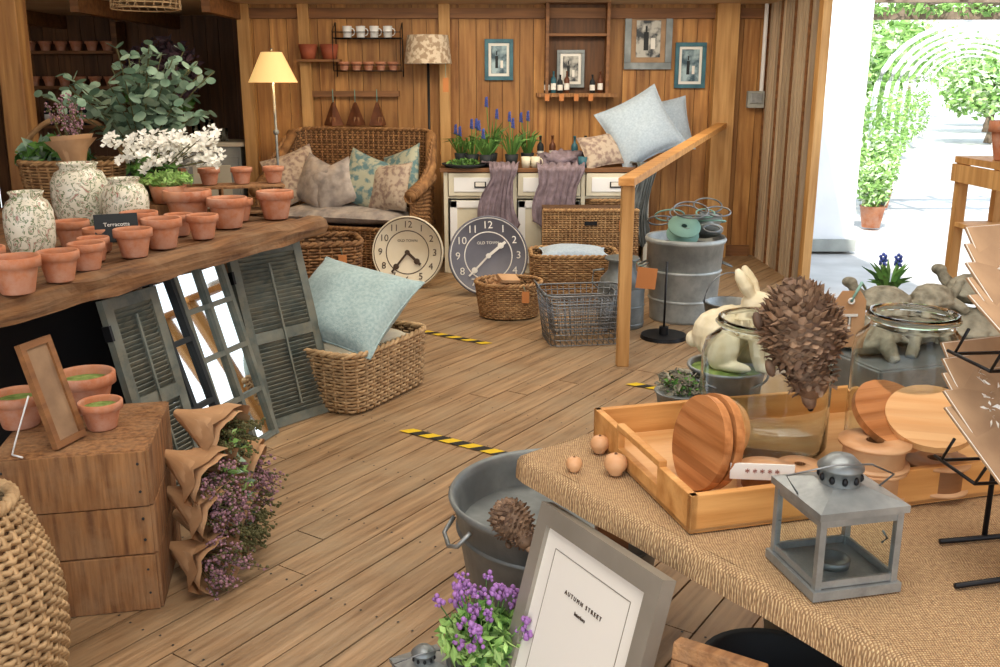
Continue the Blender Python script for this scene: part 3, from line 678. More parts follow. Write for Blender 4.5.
for i in range(4): pot('terracotta_pot',(-1.62+.15*i,4.79+.055*i,1.10),.055)
b=B(); b.lathe([(0,0),(.07,0),(.085,.08),(.07,.08),(0,.07)],'terra'); leaves(b,(0,0,.11),(.13,.1,.04),350,.018,'leafl'); b.done('potted_moss',(-1.57,4.52,1.05))
b=B(); b.box((0,0,.046),(.26,.2,.09),'crate'); b.done('wooden_box',(-1.6,4.55,.955),.35,bevel=.003)
b=B(); b.box((0,0,.05),(.16,.008,.11),'slate',rot=(-.25,0,0)); text(b,'Terracotta',.022,'paper',T(0,-.012,.065,0,pi/2-.25)); text(b,'Pots',.022,'paper',T(0,-.005,.035,0,pi/2-.25)); b.done('slate_price_sign',(-1.50,3.70,1.0),.45)
def vase(name,loc,r,h):
    b=B(); b.lathe([(0,0),(r*.6,0),(r*.72,h*.03),(r*.95,h*.28),(r,h*.5),(r*.97,h*.72),(r*.8,h*.86),(r*.62,h*.9),(r*.62,h*.94),(r*.7,h*.985),(r*.7,h),(r*.6,h),(r*.55,h*.92),(r*.7,h*.8),(r*.8,h*.6),(0,h*.1)],'vase',seg=48); return b.done(name,loc)
vase('floral_vase',(-1.89,4.3,.955),.125,.30); vase('floral_vase',(-1.74,3.5,.955),.088,.26); vase('floral_vase',(-1.66,4.22,.955),.1,.24)
b=B(); b.lathe([(0,0),(.06,0),(.07,.1),(.05,.2),(.06,.24),(.055,.24),(.045,.2),(0,.02)],'glass',seg=28)
for i in range(28):
    d=Vector((R.uniform(-.16,.34),R.uniform(-.15,.15),R.uniform(.27,.40))); b.tube([(0,0,.05),(d.x*.3,d.y*.3,.24),d],.003,'stem',5)
    for k in range(8):
        c_=d+Vector((R.gauss(0,.028),R.gauss(0,.03),R.gauss(0,.02)))
        for q in range(5):
            a_=q*1.257+k; e=Euler((R.uniform(-.6,.6)+.6,R.uniform(-.5,.5),0)).to_matrix()
            b.add([c_,c_+e@Vector((.019*cos(a_-.55),.019*sin(a_-.55),.004)),c_+e@Vector((.028*cos(a_),.028*sin(a_),.008)),c_+e@Vector((.019*cos(a_+.55),.019*sin(a_+.55),.004))],[(0,1,2,3)],'petalw')
leaves(b,(0.02,0,.25),(.14,.12,.06),120,.03,'leaf'); b.done('white_flower_arrangement',(-1.70,4.66,.955))
b=B(); b.lathe([(0,0),(.09,0),(.1,.15),(.07,.3),(.06,.3),(0,.02)],'slate',seg=28)
for i in range(40):
    a_=R.uniform(0,6.28); sp=R.uniform(.1,.48); hh=R.uniform(.55,.95)-sp*.35
    base=Vector((0,0,.25)); tip=Vector((sp*cos(a_),sp*.8*sin(a_),hh)); mid=base.lerp(tip,.5)+Vector((0,0,.08))
    L3=[base.lerp(mid,t).lerp(mid.lerp(tip,t),t) for t in [k/9 for k in range(10)]]
    b.tube(L3,.003,'stem',5)
    for k in range(3,10):
        for sg in (-1,1):
            s_=.042*(1.15-k/20); e=Euler((R.uniform(-.9,.9),R.uniform(-.9,.9),R.uniform(0,6.28))).to_matrix(); c_=L3[k]+e@Vector((sg*s_,0,0))
            b.add([c_+e@Vector((s_*cos(q),s_*.8*sin(q),0)) for q in [2*pi*z/8 for z in range(8)]],[tuple(range(8))],'euca')
b.done('eucalyptus_arrangement',(-1.93,5.2,.93))
b=B(); b.box((0,0,.465),(1.1,.5,.03),'brown'); 
for xx in (-.5,.5):
    for yy in (-.2,.2): b.box((xx,yy,.225),(.06,.06,.45),'brown')
b.box((0,0,.7),(1.0,.45,.44),'crate'); b.done('side_table',(-2.3,5.35,0),.0)
basket('wicker_basket',.27,.18,.26,(-2.32,5.25,.925),.0,'wick',.008,3,.88,handle=True)
def bouquet(name,loc,rot,L_=.3,r_=.09,fm='heath',n=260,s_=1):
    b=B(); 
    b.lathe([(.012,0),(.03,L_*.2),(r_*.7,L_*.6),(r_,L_)],'kraft',seg=20,wob=.25)
    b.lathe([(.02,L_*.15),(r_*.85,L_*.7),(r_*1.15,L_*.92)],'kraft',seg=14,wob=.5)
    for i in range(26):
        a_=R.uniform(0,6.28); q=r_*R.uniform(.1,1.1); tip=Vector((q*cos(a_),q*sin(a_),L_+R.uniform(-.02,.10)*s_)); b.tube([(0,0,L_*.4),tip],.0018,'stem',4)
        for k in range(n//26): 
            p=Vector((0,0,L_*.4)).lerp(tip,R.uniform(.7,1.05))+Vector((R.gauss(0,.008),R.gauss(0,.008),0)); b.ball(p,R.uniform(.003,.0065),fm if R.random()<.8 else 'stem',seg=5)
    return b.done(name,loc,rot=rot)
bouquet('dried_flower_bouquet',(-2.02,4.6,1.10),(0,-.08,0),.26,.085,n=460,s_=1.9)
b=B(); leaves(b,(0,0,.12),(.2,.16,.12),200,.05,'leaf'); leaves(b,(0,0,.12),(.2,.16,.12),120,.05,'euca'); b.done('foliage_bunch',(-2.42,5.25,1.08))
b=B(); leaves(b,(0,0,.3),(.35,.3,.3),700,.05,'darkleaf'); b.tube([(0,0,-.3),(0,0,.3)],.01,'stem'); b.lathe([(0,-.35),(.1,-.35),(.13,-.1),(.11,-.1),(0,-.12)],'slate'); b.done('dark_leaved_plant',(-3.1,9.1,1.41))
b=B()
for k in range(9):
    z=.24*k/8; rr=.2*math.sqrt(max(.05,1-((z-.02)/.26)**2)); b.tube([(rr*cos(q),rr*sin(q),z) for q in [2*pi*i/36 for i in range(36)]],.004,'wicklt',5,True)
for i in range(24):
    a_=2*pi*i/24; b.tube([(.2*math.sqrt(max(.05,1-((z-.02)/.26)**2))*cos(a_+z*2),.2*math.sqrt(max(.05,1-((z-.02)/.26)**2))*sin(a_+z*2),z) for z in [.24*k/8 for k in range(9)]],.003,'wicklt',4)
b.tube([(0,0,.24),(0,0,.65)],.004,'black'); b.ball((0,0,.12),.04,'shade'); b.done('wicker_pendant_lamp',(-2.12,6.0,2.025))

# ------------------------------------------------------------------ shutters + mirror
def shutter(name,bl,br,tl,w,h):
    X=basis(bl,br,tl); b=B(); f=.045
    b.box((f/2,h/2,0),(f,h,.03),'shutter'); b.box((w-f/2,h/2,0),(f,h,.03),'shutter')
    for y in (f/2,h/2,h-f/2): b.box((w/2,y,0),(w-2*f,f if y!=h/2 else f*1.2,.03),'shutter')
    for (y0,y1) in ((f,h/2-.03),(h/2+.03,h-f)):
        n=int((y1-y0)/.019)
        for i in range(n): b.box((w/2,y0+(i+.5)*(y1-y0)/n,0),(w-2*f,.024,.005),'shutter',rot=(.7,0,0))
    b.box((w/2,h*.5,.018),(.010,h*.8,.008),'shutter')
    for y in (.15*h,.85*h): b.box((0,y,.0),(.012,.06,.036),'black')
    o=b.done(name); o.matrix_world=X; return o
shutter('louvred_shutter',(-1.10,4.24,.0),(-.83,4.56,0),(-1.30,4.38,.84),.42,.87)
shutter('louvred_shutter',(-1.30,3.36,.0),(-1.20,3.64,0),(-1.49,3.40,.80),.30,.84)
def panemirror(name,bl,br,tl,w_,h_,nv,nh,m_):
    b=B(); X=basis(bl,br,tl)
    for k in range(nv+1): b.box((.013+(w_-.026)*k/nv,h_/2,0),(.024,h_,.03),m_)
    for k in range(nh+1): b.box((w_/2,.013+(h_-.026)*k/nh,0),(w_,.022,.028),m_)
    b.box((w_/2,h_/2,-.006),(w_-.02,h_-.02,.004),'mirror'); o=b.done(name); o.matrix_world=X
panemirror('window_pane_mirror',(-1.17,3.88,0),(-1.06,4.20,0),(-1.42,3.93,.84),.36,.90,2,4,'shutter')
panemirror('window_pane_mirror',(-1.24,3.60,0.0),(-1.15,3.90,0.0),(-1.50,3.68,.84),.30,.86,2,3,'slate')

# ------------------------------------------------------------------ crate + items bottom left
b=B(); cw,cdp,ch=.43,.46,.53
zs=[0,.19,.35,.53]
for k in range(3):
    zc=(zs[k]+zs[k+1])/2; hh=zs[k+1]-zs[k]-.004
    b.box((0,-cdp/2+R.uniform(-.003,.003),zc),(cw-.002*k,.018,hh),'crate'); b.box((0,cdp/2,zc),(cw,.018,hh),'crate')
    for sx in (-1,1): b.box((sx*cw/2,0,zc),(.018,cdp,hh),'crate')
for k in range(4): b.box((0,-cdp/2+cdp*(k+.5)/4,ch-.008),(cw,cdp/4-.004,.018),'crate')
for sx in (-1,1):
    for z in (.06,.14,.24,.31,.40,.49): b.ball((sx*.19,-cdp/2-.009,z),.005,'slate',seg=6)
b.done('wooden_crate',(-1.325,2.86,0),.2,bevel=.004)
pot('terracotta_pot',(-1.39,3.03,.534),.10,.13,moss=True); pot('terracotta_pot',(-1.27,2.86,.534),.068,.09,moss=True); pot('terracotta_pot',(-1.54,2.88,.534),.085,.11,moss=True)
b=B(); X=basis((-1.33,2.66,.536),(-1.285,2.83,.536),(-1.42,2.68,.86)); w_,h_=.13,.33
for (cx,cy,dx,dy) in [(w_/2,.01,w_,.02),(w_/2,h_-.01,w_,.02),(.01,h_/2,.02,h_-.04),(w_-.01,h_/2,.02,h_-.04)]: b.box((cx,cy,0),(dx,dy,.02),'brown')
b.box((w_/2,h_/2,-.002),(w_-.04,h_-.04,.008),'kraftd'); o=b.done('picture_frame'); o.matrix_world=X
b=B(); b.tube([(-1.40,2.68,.70),(-1.46,2.68,.55),(-1.44,2.62,.537),(-1.40,2.60,.537)],.003,'white'); b.done('frame_stand_wire')
k=0
for (x,y,z,ry,rz_) in [(-1.12,3.10,.50,1.85,-.35),(-1.13,2.98,.40,1.85,-.45),(-1.12,2.95,.28,1.8,-.4),(-1.12,3.0,.17,1.75,-.25),(-1.11,2.90,.10,1.65,-.5),(-1.09,3.14,.34,1.9,.0),(-1.10,3.1,.20,1.9,-.1)]:
    bouquet('heather_bouquet',(x,y,z),(0,ry,rz_),.24,.095,n=420,fm='heath' if k%3 else 'stem',s_=.9); k+=1
b=B(); leaves(b,(0,0,0),(.05,.1,.2),160,.018,'euca'); leaves(b,(0,0,.05),(.05,.1,.2),100,.018,'leafl'); leaves(b,(0,0,-.05),(.06,.1,.2),200,.014,'heath'); b.done('dried_foliage',(-.90,3.02,.26))
b=B(); n=62; pts=perim(.2,.2,n,2)
weave(b,pts,lambda i:(0,.60),34,.0085,'wicklt',True,lambda f:.82+.26*sin(pi*min(1,f*.95))-.22*f**3,amp=.007)
b.done('wicker_laundry_basket',(-1.325,2.12,.01))

# ------------------------------------------------------------------ burlap table
A=Vector((.055,1.97));Bc=A+Vector((.76,.65))*1.75;Dc=A+Vector((.56,-.80))*1.2;Cc=Bc+Dc-A
b=B(); n=60; vs=[]
def tp(u,v): return A+(Bc-A)*u+(Dc-A)*v
for j in range(n+1):
    for i in range(n+1):
        p=tp(i/n,j/n); vs.append((p.x,p.y,.8+.002*noise.noise(Vector((p.x*9,p.y*9,0)))))
fs=[(j*(n+1)+i,j*(n+1)+i+1,(j+1)*(n+1)+i+1,(j+1)*(n+1)+i) for j in range(n) for i in range(n)]
b.add(vs,[f[::-1] for f in fs],'burlap',True)
ring=[tp(i/n,0) for i in range(n)]+[tp(1,i/n) for i in range(n)]+[tp(1-i/n,1) for i in range(n)]+[tp(0,1-i/n) for i in range(n)]
m_=len(ring); vs=[]
for j,(o_,z) in enumerate([(0,.80),(.010,.797),(.017,.787),(.02,.765),(.021,.745)]):
    for i,p in enumerate(ring):
        nn=(ring[(i+1)%m_]-ring[(i-1)%m_]); nn=Vector((-nn.y,nn.x)).normalized()
        w_=.004*noise.noise(Vector((i*.25,1,1))); q=p+nn*(o_+(w_ if j>2 else 0)); vs.append((q.x,q.y,z+(.008*noise.noise(Vector((i*.12,0,0))) if j>3 else 0)))
fs=[(j*m_+i,j*m_+(i+1)%m_,(j+1)*m_+(i+1)%m_,(j+1)*m_+i) for j in range(4) for i in range(m_)]
b.add(vs,fs,'burlap',True)
for k in range(7):
    q=[tp(.01,(k+.02)/7*.98+.01),tp(.99,(k+.02)/7*.98+.01),tp(.99,(k+.96)/7*.98+.01),tp(.01,(k+.96)/7*.98+.01)]
    b.add([(p.x,p.y,z) for z in (.793,.74) for p in q],[(0,1,2,3),(7,6,5,4),(0,4,5,1),(1,5,6,2),(2,6,7,3),(3,7,4,0)],'brown')
for (u,v) in ((.1,.1),(.94,.1),(.94,.92),(.1,.92)):
    p=tp(u,v); b.box((p.x,p.y,.385),(.07,.07,.77),'brown')
for v in (.08,.92):
    p,q=tp(.1,v),tp(.94,v); b.tube([(p.x,p.y,.7),(q.x,q.y,.7)],.04,'brown',4,smooth=False)
p,q=tp(.1,.08),tp(.1,.92); b.tube([(p.x,p.y,.7),(q.x,q.y,.7)],.04,'brown',4,smooth=False)
b.done('burlap_covered_table')
# things stored under the table
b=B(); b.lathe([(0,0),(.13,0),(.16,.3),(.165,.31),(.15,.3),(.12,.03),(0,.03)],'slate',seg=36); b.done('plant_bucket',(.62,1.9,0))
b=B(); b.lathe([(0,0),(.12,0),(.15,.26),(.155,.27),(.14,.26),(.11,.03),(0,.03)],'zincd',seg=36); b.done('galvanised_bucket',(.85,2.25,0))
TR=Matrix.Translation((.345,1.58,.8035))@Matrix.Rotation(math.radians(15),4,'Z')
b=B(); tw,td,th_=1.0,.50,.075; t_=.016
b.box((tw/2,td/2,.006),(tw,td,.01),'birch')
b.box((tw/2,t_/2,th_/2),(tw,t_,th_),'pinex'); b.box((tw/2,td-t_/2,th_/2),(tw,t_,th_),'pinex')
for xx in (t_/2,tw-t_/2):
    b.box((xx,td*.15,th_/2),(t_,td*.3,th_),'pinex'); b.box((xx,td*.85,th_/2),(t_,td*.3,th_),'pinex'); b.box((xx,td/2,.017),(t_,td*.42,.034),'pinex'); b.box((xx,td/2,th_+.005),(t_*1.1,td*.44,.014),'pinex')
o=b.done('wooden_tray',bevel=.002); o.matrix_world=TR
def jar(name,loc,r,h):
    b=B(); th=.004
    out=[(0,0),(r*.93,0),(r,.015),(r,h*.72),(r*.95,h*.82),(r*.74,h*.9),(r*.72,h*.93),(r*.78,h*.96),(r*.78,h),(r*.72,h)]
    inn=[(r*.68,h*.96),(r*.68,h*.91),(r*.9,h*.81),(r-th,h*.71),(r-th,.02),(r*.9,.008),(0,.008)]
    b.lathe(out+inn,'glass',seg=56); b.lathe([(r*.79,h*.95),(r*.82,h*.965),(r*.79,h*.98)],'glass',seg=56)
    return b.done(name,loc)
jar('glass_jar',(.585,2.0,.816),.14,.29); jar('glass_jar',(.865,1.93,.816),.115,.32)
def hedgehog(name,X,L_=.13,n=300):
    b=B(); a_,b_,c_=L_,L_*.88,L_*.85
    b.ball((0,0,0),(a_*.9,b_*.88,c_*.88),'cone',seg=24)
    b.ball((L_*.95,0,-L_*.1),(L_*.5,L_*.42,L_*.4),'cone',seg=18); b.ball((L_*1.4,0,-L_*.22),(L_*.26,L_*.17,L_*.15),'cone',seg=14); b.ball((L_*1.64,0,-L_*.24),L_*.06,'black',seg=10)
    for s_ in (-1,1):
        b.ball((L_*1.22,s_*L_*.26,0.02*L_),L_*.05,'black',seg=10); b.ball((L_*.95,s_*L_*.4,L_*.12),(L_*.08,L_*.05,L_*.1),'cone',seg=10)
        b.ball((L_*.55,s_*L_*.4,-L_*.72),(L_*.2,L_*.12,L_*.1),'cone',seg=10); b.ball((-L_*.45,s_*L_*.4,-L_*.72),(L_*.2,L_*.12,L_*.1),'cone',seg=10)
    ga=pi*(3-5**.5)
    for cen,rad,nn in (((0,0,0),(a_,b_,c_),n),((L_*.9,0,-L_*.05),(L_*.62,L_*.56,L_*.52),n//2)):
        for i in range(nn):
            xx=1-2*(i+.5)/nn; rr=math.sqrt(1-xx*xx); q=i*ga; d=Vector((xx,rr*cos(q),rr*sin(q)))
            if d.x>.8 and nn==n: continue
            if nn!=n and (d.x>.6 or d.x<-.3): continue
            sc=1 if nn==n else .7
            p=Vector((cen[0]+d.x*rad[0]*.9,cen[1]+d.y*rad[1]*.9,cen[2]+d.z*rad[2]*.9))
            j_=Vector((R.gauss(0,.04),R.gauss(0,.04),R.gauss(0,.04)))*L_
            tip=p+d*L_*.11*sc+Vector((-1,0,-.1))*L_*.05*sc+j_
            s1=d.cross(Vector((1,0.01,0))).normalized()*L_*.095*sc; up=s1.cross(d).normalized()*L_*.055*sc
            b.add([p-s1,p-up,p+s1,p+up,tip+s1*.7,tip-s1*.7,tip+d*L_*.045*sc+up*.3],[(0,1,2),(1,5,4),(0,5,1),(1,4,2),(0,3,5),(3,4,5),(3,2,4),(5,6,4)],'cone')
    o=b.done(name); o.matrix_world=X; return o
hedgehog('hedgehog_ornament',T(.612,1.86,1.115)@Euler((0,1.25,-.45)).to_matrix().to_4x4(),.10,400)
hedgehog('hedgehog_ornament',T(.035,2.40,.43)@Euler((0,.35,-1.0)).to_matrix().to_4x4(),.066,n=260)
b=B(); b.lathe([(0,0),(.075,0),(.078,.01),(.092,.115),(.097,.12),(.095,.126),(.088,.122),(.075,.01),(0,.01)],'zinc',seg=40); b.lathe([(.083,.045),(.088,.05),(.085,.055)],'zinc',seg=40); b.lathe([(.088,.112),(.04,.122),(0,.124)],'dirtgr',seg=24); b.tube([(.095*cos(q),-.03-.05*sin(q),.115-.03*sin(q)) for q in [pi*i/14 for i in range(15)]],.003,'wire'); b.done('galvanised_planter',(.56,2.25,.803))
b=B(); b.lathe([(0,0),(.05,0),(.06,.07),(.065,.072),(.055,.07),(0,.065)],'zinc',seg=32); leaves(b,(0,0,.09),(.06,.05,.035),220,.012,'stoneg'); leaves(b,(0,0,.09),(.05,.05,.03),80,.012,'leaf'); b.done('galvanised_planter',(.44,2.20,.803))
def rabbit(name,X):
    b=B(); k='stone'
    b.ball((-.035,0,.07),(.07,.058,.066),k); b.ball((-.01,0,.09),(.06,.05,.058),k,rot=(0,-.4,0)); b.ball((.03,0,.10),(.042,.042,.055),k,rot=(0,-.2,0))
    b.ball((.058,0,.152),(.046,.036,.037),k,rot=(0,.3,0)); b.ball((.092,0,.140),(.026,.024,.022),k); 
    for s_ in (-1,1):
        b.ball((-.02,s_*.045,.045),(.048,.024,.048),k); b.ball((.015,s_*.05,.012),(.05,.018,.014),k)
        b.tube([(.045,s_*.024,.10),(.062,s_*.026,.05),(.08,s_*.026,.012)],[.022,.017,.015],k,8); b.ball((.09,s_*.026,.01),(.022,.014,.012),k)
        b.tube([(.045,s_*.014,.172),(.03,s_*.020,.20),(.014,s_*.024,.225),(.006,s_*.026,.243)],[.012,.018,.015,.006],k,8)
        b.ball((.08,s_*.024,.146),(.018,.014,.014),k)
    b.ball((-.1,0,.05),.022,k)
    o=b.done(name); o.matrix_world=X
    r=o.modifiers.new('r','REMESH'); r.mode='VOXEL'; r.voxel_size=.003; r.use_smooth_shade=True
    s=o.modifiers.new('s','SMOOTH'); s.iterations=3
    e=B()
    for s_ in (-1,1): e.ball((.077,s_*.033,.161),(.006,.004,.006),'black',seg=10)
    e.ball((.117,0,.145),(.005,.006,.004),'ink',seg=8)
    for i in range(40):
        q=2*pi*i/40; p=Vector((.035+.047*cos(q),.045*sin(q),.118-.02*cos(q))); leaves(e,p,(.006,.006,.006),2,.009,'stone')
    c=e.done('face_and_wreath'); c.parent=o
rabbit('rabbit_ornament',T(.575,2.26,.926,-.55))
b=B(); 
for k in range(2): b.box((0,-.15,.04+.065*k),(.7,.015,.06),'zincd'); b.box((0,.15,.04+.065*k),(.7,.015,.06),'zincd')
for s_ in (-1,1): b.box((s_*.35,0,.07),(.015,.3,.13),'zincd')
b.box((0,0,.135),(.7,.3,.01),'zincd'); b.done('metal_display_box',(1.18,2.42,.803),.35,bevel=.003)
def tortoise(name,loc,rz,s_=1):
    b=B(); k='stoneg'
    b.ball((0,0,.04),(.075,.06,.045),k,nz=.15,nf=5); b.ball((0,0,.03),(.082,.066,.018),k)
    b.tube([(.06,0,.035),(.09,0,.06),(.1,0,.075)],[.02,.017,.015],k,10); b.ball((.108,0,.082),(.024,.018,.017),k); 
    for sx in(-1,1):
        for sy in (-1,1): b.tube([(sx*.045,sy*.04,.03),(sx*.07,sy*.06,.012),(sx*.08,sy*.065,.0)],[.018,.016,.014],k,8)
    b.tube([(-.07,0,.03),(-.1,0,.02)],[.01,.003],k,6)
    for (i,j) in [(0,0),(1,0),(-1,0),(.5,1),(-.5,1),(.5,-1),(-.5,-1)]: b.ball((i*.038,j*.032,.075-.012*abs(i)-.018*abs(j)),(.018,.016,.01),k,seg=8,nz=.2)
    o=b.done(name,loc,rz); o.scale=(s_,)*3
    r=o.modifiers.new('r','REMESH'); r.mode='VOXEL'; r.voxel_size=.004; r.use_smooth_shade=True
for (x,y,z,rz_,s_) in [(.93,2.33,.943,2.6,1.05),(1.07,2.36,.943,.4,1.05),(1.22,2.40,.943,2.9,1.1),(1.36,2.5,.943,1,1.1),(.98,2.36,1.03,2.5,.85),(1.24,2.44,1.04,2.2,.9),(1.12,2.40,1.03,.3,.8)]: tortoise('stone_tortoise_ornament',(x,y,z),rz_,s_)
b=B(); b.lathe([(0,0),(.04,0),(.05,.07),(.045,.07),(0,.06)],'zincd',seg=20)
for i in range(30):
    a_=R.uniform(0,6.28); q=R.uniform(.03,.08); blade(b,(0,0,.06),(q*cos(a_),q*sin(a_),R.uniform(.10,.17)),.006,'leaf',.02)
for i in range(2):
    a_=i*2.6; top=Vector((.02*cos(a_),.02*sin(a_),.17)); b.tube([(0,0,.06),top],.003,'leaf')
    for k in range(12): b.ball(top+Vector((.007*cos(k*2.4),.007*sin(k*2.4),k*.0025-.02)),.005,'bluef',seg=6)
b.done('potted_muscari',(1.06,2.54,.97))
b=B(); b.add([(-.034,0,-.065),(.034,0,-.065),(.034,0,.04),(.02,0,.062),(-.02,0,.062),(-.034,0,.04)],[(0,1,2,3,4,5)],'kraft'); text(b,'T',.06,'paper',T(0,-.002,-.012,0,pi/2)); b.lathe([(.004,0),(.008,.001)],'paper',X=T(0,-.002,.04,0,pi/2),seg=12); b.tube([(0,-.003,.04),(.02,0,.08),(.06,.08,.05)],.0015,'rope'); o=b.done('gift_tag',(.765,2.02,1.10)); s=o.modifiers.new('s','SOLIDIFY'); s.thickness=.002
def disc(name,r,th,X,m='acacia'):
    b=B(); nst=9
    for i in range(nst):
        x0=-r+2*r*i/nst; x1=-r+2*r*(i+1)/nst; pts=[]
        for k in range(7): xx=x0+(x1-x0)*k/6; pts.append((xx,math.sqrt(max(0,r*r-xx*xx))))
        for k in range(6,-1,-1): xx=x0+(x1-x0)*k/6; pts.append((xx,-math.sqrt(max(0,r*r-xx*xx))))
        n_=len(pts); vs=[(p[0],p[1],z) for z in (-th/2,th/2) for p in pts]
        b.add(vs,[tuple(range(n_-1,-1,-1)),tuple(range(n_,2*n_))]+[(q,(q+1)%n_,n_+(q+1)%n_,n_+q) for q in range(n_)],m,X=Matrix.Rotation(pi/2,4,'Z'))
    o=b.done(name); o.matrix_world=X; return o
def E(*a): return Euler([math.radians(q) for q in a]).to_matrix().to_4x4()
disc('round_serving_board',.095,.018,T(.400,1.77,.908)@E(78,0,-72))
disc('round_serving_board',.095,.018,T(.425,1.780,.908)@E(78,0,-72))
disc('round_serving_board',.07,.014,T(.47,1.90,.886)@E(72,0,-55),'birch')
disc('round_serving_board',.085,.016,T(.79,1.80,.955)@E(35,0,20),'acacia')
disc('round_serving_board',.085,.016,T(.85,1.77,.96)@E(28,0,-15),'birch')
def spool(name,loc,r=.055,h=.045,rib='kraft',rot=(0,0,0)):
    b=B(); 
    for z in (0,h-.006): b.lathe([(r*.25,z),(r,z),(r,z+.006),(r*.25,z+.006),(r*.25,z)],'blond',seg=36)
    b.lathe([(r*.85,.006),(r*.85,h-.006)],rib,seg=36); b.lathe([(r*.25,0),(r*.25,h)],'brown',seg=16)
    return b.done(name,loc,rot=rot)
spool('ribbon_spool',(.725,1.735,.816),.07,.06,'kraft'); spool('ribbon_spool',(.73,1.735,.877),.068,.05,'kraft'); spool('ribbon_spool',(.87,1.77,.816),.065,.06,'brown'); spool('ribbon_spool',(.53,1.76,.816),.055,.045,'brown'); spool('ribbon_spool',(.61,1.80,.816),.045,.035,'brown')
b=B(); b.box((0,0,.02),(.12,.004,.032),'paper'); text(b,'* * * * *',.02,'redclay',T(0,-.003,.018,0,pi/2)); o=b.done('ribbon_label',(.50,1.685,.862),-.1)
for (x,y,r_) in [(.157,1.875,.017),(.222,1.98,.021),(.243,1.86,.024)]:
    b=B(); b.lathe([(0,0),(r_*.6,0),(r_*.6,r_*.15),(r_*.95,r_*.6),(r_*1.05,r_*1.0),(r_*.85,r_*1.6),(r_*.4,r_*1.85),(0,r_*1.85)],'blond',seg=24); b.ball((0,0,r_*1.85),r_*.15,'brown',seg=8); b.done('wooden_knob',(x,y,.803))
def lantern(name,loc,rz,s_=1,w=.145,h=.145):
    b=B(); hw=w/2
    b.box((0,0,.008),(w+.012,w+.012,.016),'zinc'); b.box((0,0,h),(w+.012,w+.012,.012),'zinc')
    for sx in (-1,1):
        for sy in (-1,1): b.box((sx*(hw-.005),sy*(hw-.005),h/2),(.011,.011,h),'zinc')
    for sx in (-1,1):
        b.box((sx*(hw-.004),0,h/2),(.002,w-.02,h-.02),'pane'); b.box((0,sx*(hw-.004),h/2),(w-.02,.002,h-.02),'pane')
        b.box((sx*(hw-.004),0,.024),(.006,w-.02,.012),'zinc'); b.box((0,sx*(hw-.004),.024),(w-.02,.006,.012),'zinc')
        b.box((sx*(hw-.004),0,h-.014),(.006,w-.02,.014),'zinc'); b.box((0,sx*(hw-.004),h-.014),(w-.02,.006,.014),'zinc')
    q=hw+.006; t=.03
    b.add([(-q,-q,h+.006),(q,-q,h+.006),(q,q,h+.006),(-q,q,h+.006),(-t,-t,h+.022),(t,-t,h+.022),(t,t,h+.022),(-t,t,h+.022)],[(0,1,5,4),(1,2,6,5),(2,3,7,6),(3,0,4,7),(4,5,6,7)],'zinc')
    b.lathe([(.032,h+.02),(.032,h+.045),(.037,h+.046),(.037,h+.05),(.02,h+.066),(0,h+.07)],'zinc',seg=24)
    for i in range(10): a_=2*pi*i/10; b.ball((.032*cos(a_),.032*sin(a_),h+.033),(.005,.005,.007),'black',seg=8)
    b.tube([(-hw,0,h+.005),(-hw-.03,-.01,h+.045),(-hw*.4,-.03,h+.065),(hw*.5,-.03,h+.06),(hw+.02,-.01,h+.03),(hw,0,h+.005)],.0018,'wire',5)
    b.lathe([(0,.017),(.028,.017),(.03,.03),(.026,.03),(.024,.02),(0,.02)],'zincd',seg=24)
    b.tube([(hw+.004,-.02,h*.4),(hw+.014,-.02,h*.45),(hw+.004,-.02,h*.55)],.002,'zinc')
    o=b.done(name,loc,rz); o.scale=(s_,)*3; return o
lantern('metal_lantern',(.555,1.44,.803),.22,1.0)
lantern('metal_lantern',(-.17,1.86,.232),.5,.75)
# card rack right
b=B()
for z in (.17,.36):
    for yy in (-.07,.03): b.tube([(-.08,yy-.03,z+.05),(-.08,yy,z),(.12,yy,z),(.12,yy-.03,z+.05)],.003,'black')
    b.tube([(-.08,-.07,z),(-.08,.05,z)],.003,'black')
b.tube([(.04,.06,.005),(.04,.06,.62)],.005,'black')
b.tube([(-.11,-.10,.005),(.25,-.05,.005)],.005,'black'); b.tube([(-.05,.05,.005),(.25,.07,.005)],.005,'black')
b.done('card_rack_stand',(.84,1.50,.803),.1)
for (x,y,z,rx,rz_) in [(.825,1.43,1.035,.55,.3),(.83,1.46,1.05,.65,.35),(.835,1.49,1.065,.75,.3),(.84,1.52,1.08,.85,.4),(.845,1.55,1.095,.95,.35),(.84,1.43,1.225,.55,.35),(.845,1.46,1.24,.65,.3),(.85,1.49,1.255,.75,.4),(.855,1.52,1.275,.85,.35),(.86,1.55,1.295,.95,.4)]:
    b=B(); b.box((0,0,0),(.15,.18,.003),'kraftd'); b.box((0,0,.002),(.147,.177,.0012),'paper'); b.box((0,.0,.0031),(.145,.175,.001),'kraftd'); leaves(b,(0,.02,.004),(.04,.05,.0005),14,.01,'paper'); o=b.done('greeting_card'); o.matrix_world=T(x,y,z)@Euler((rx,.0,rz_)).to_matrix().to_4x4()
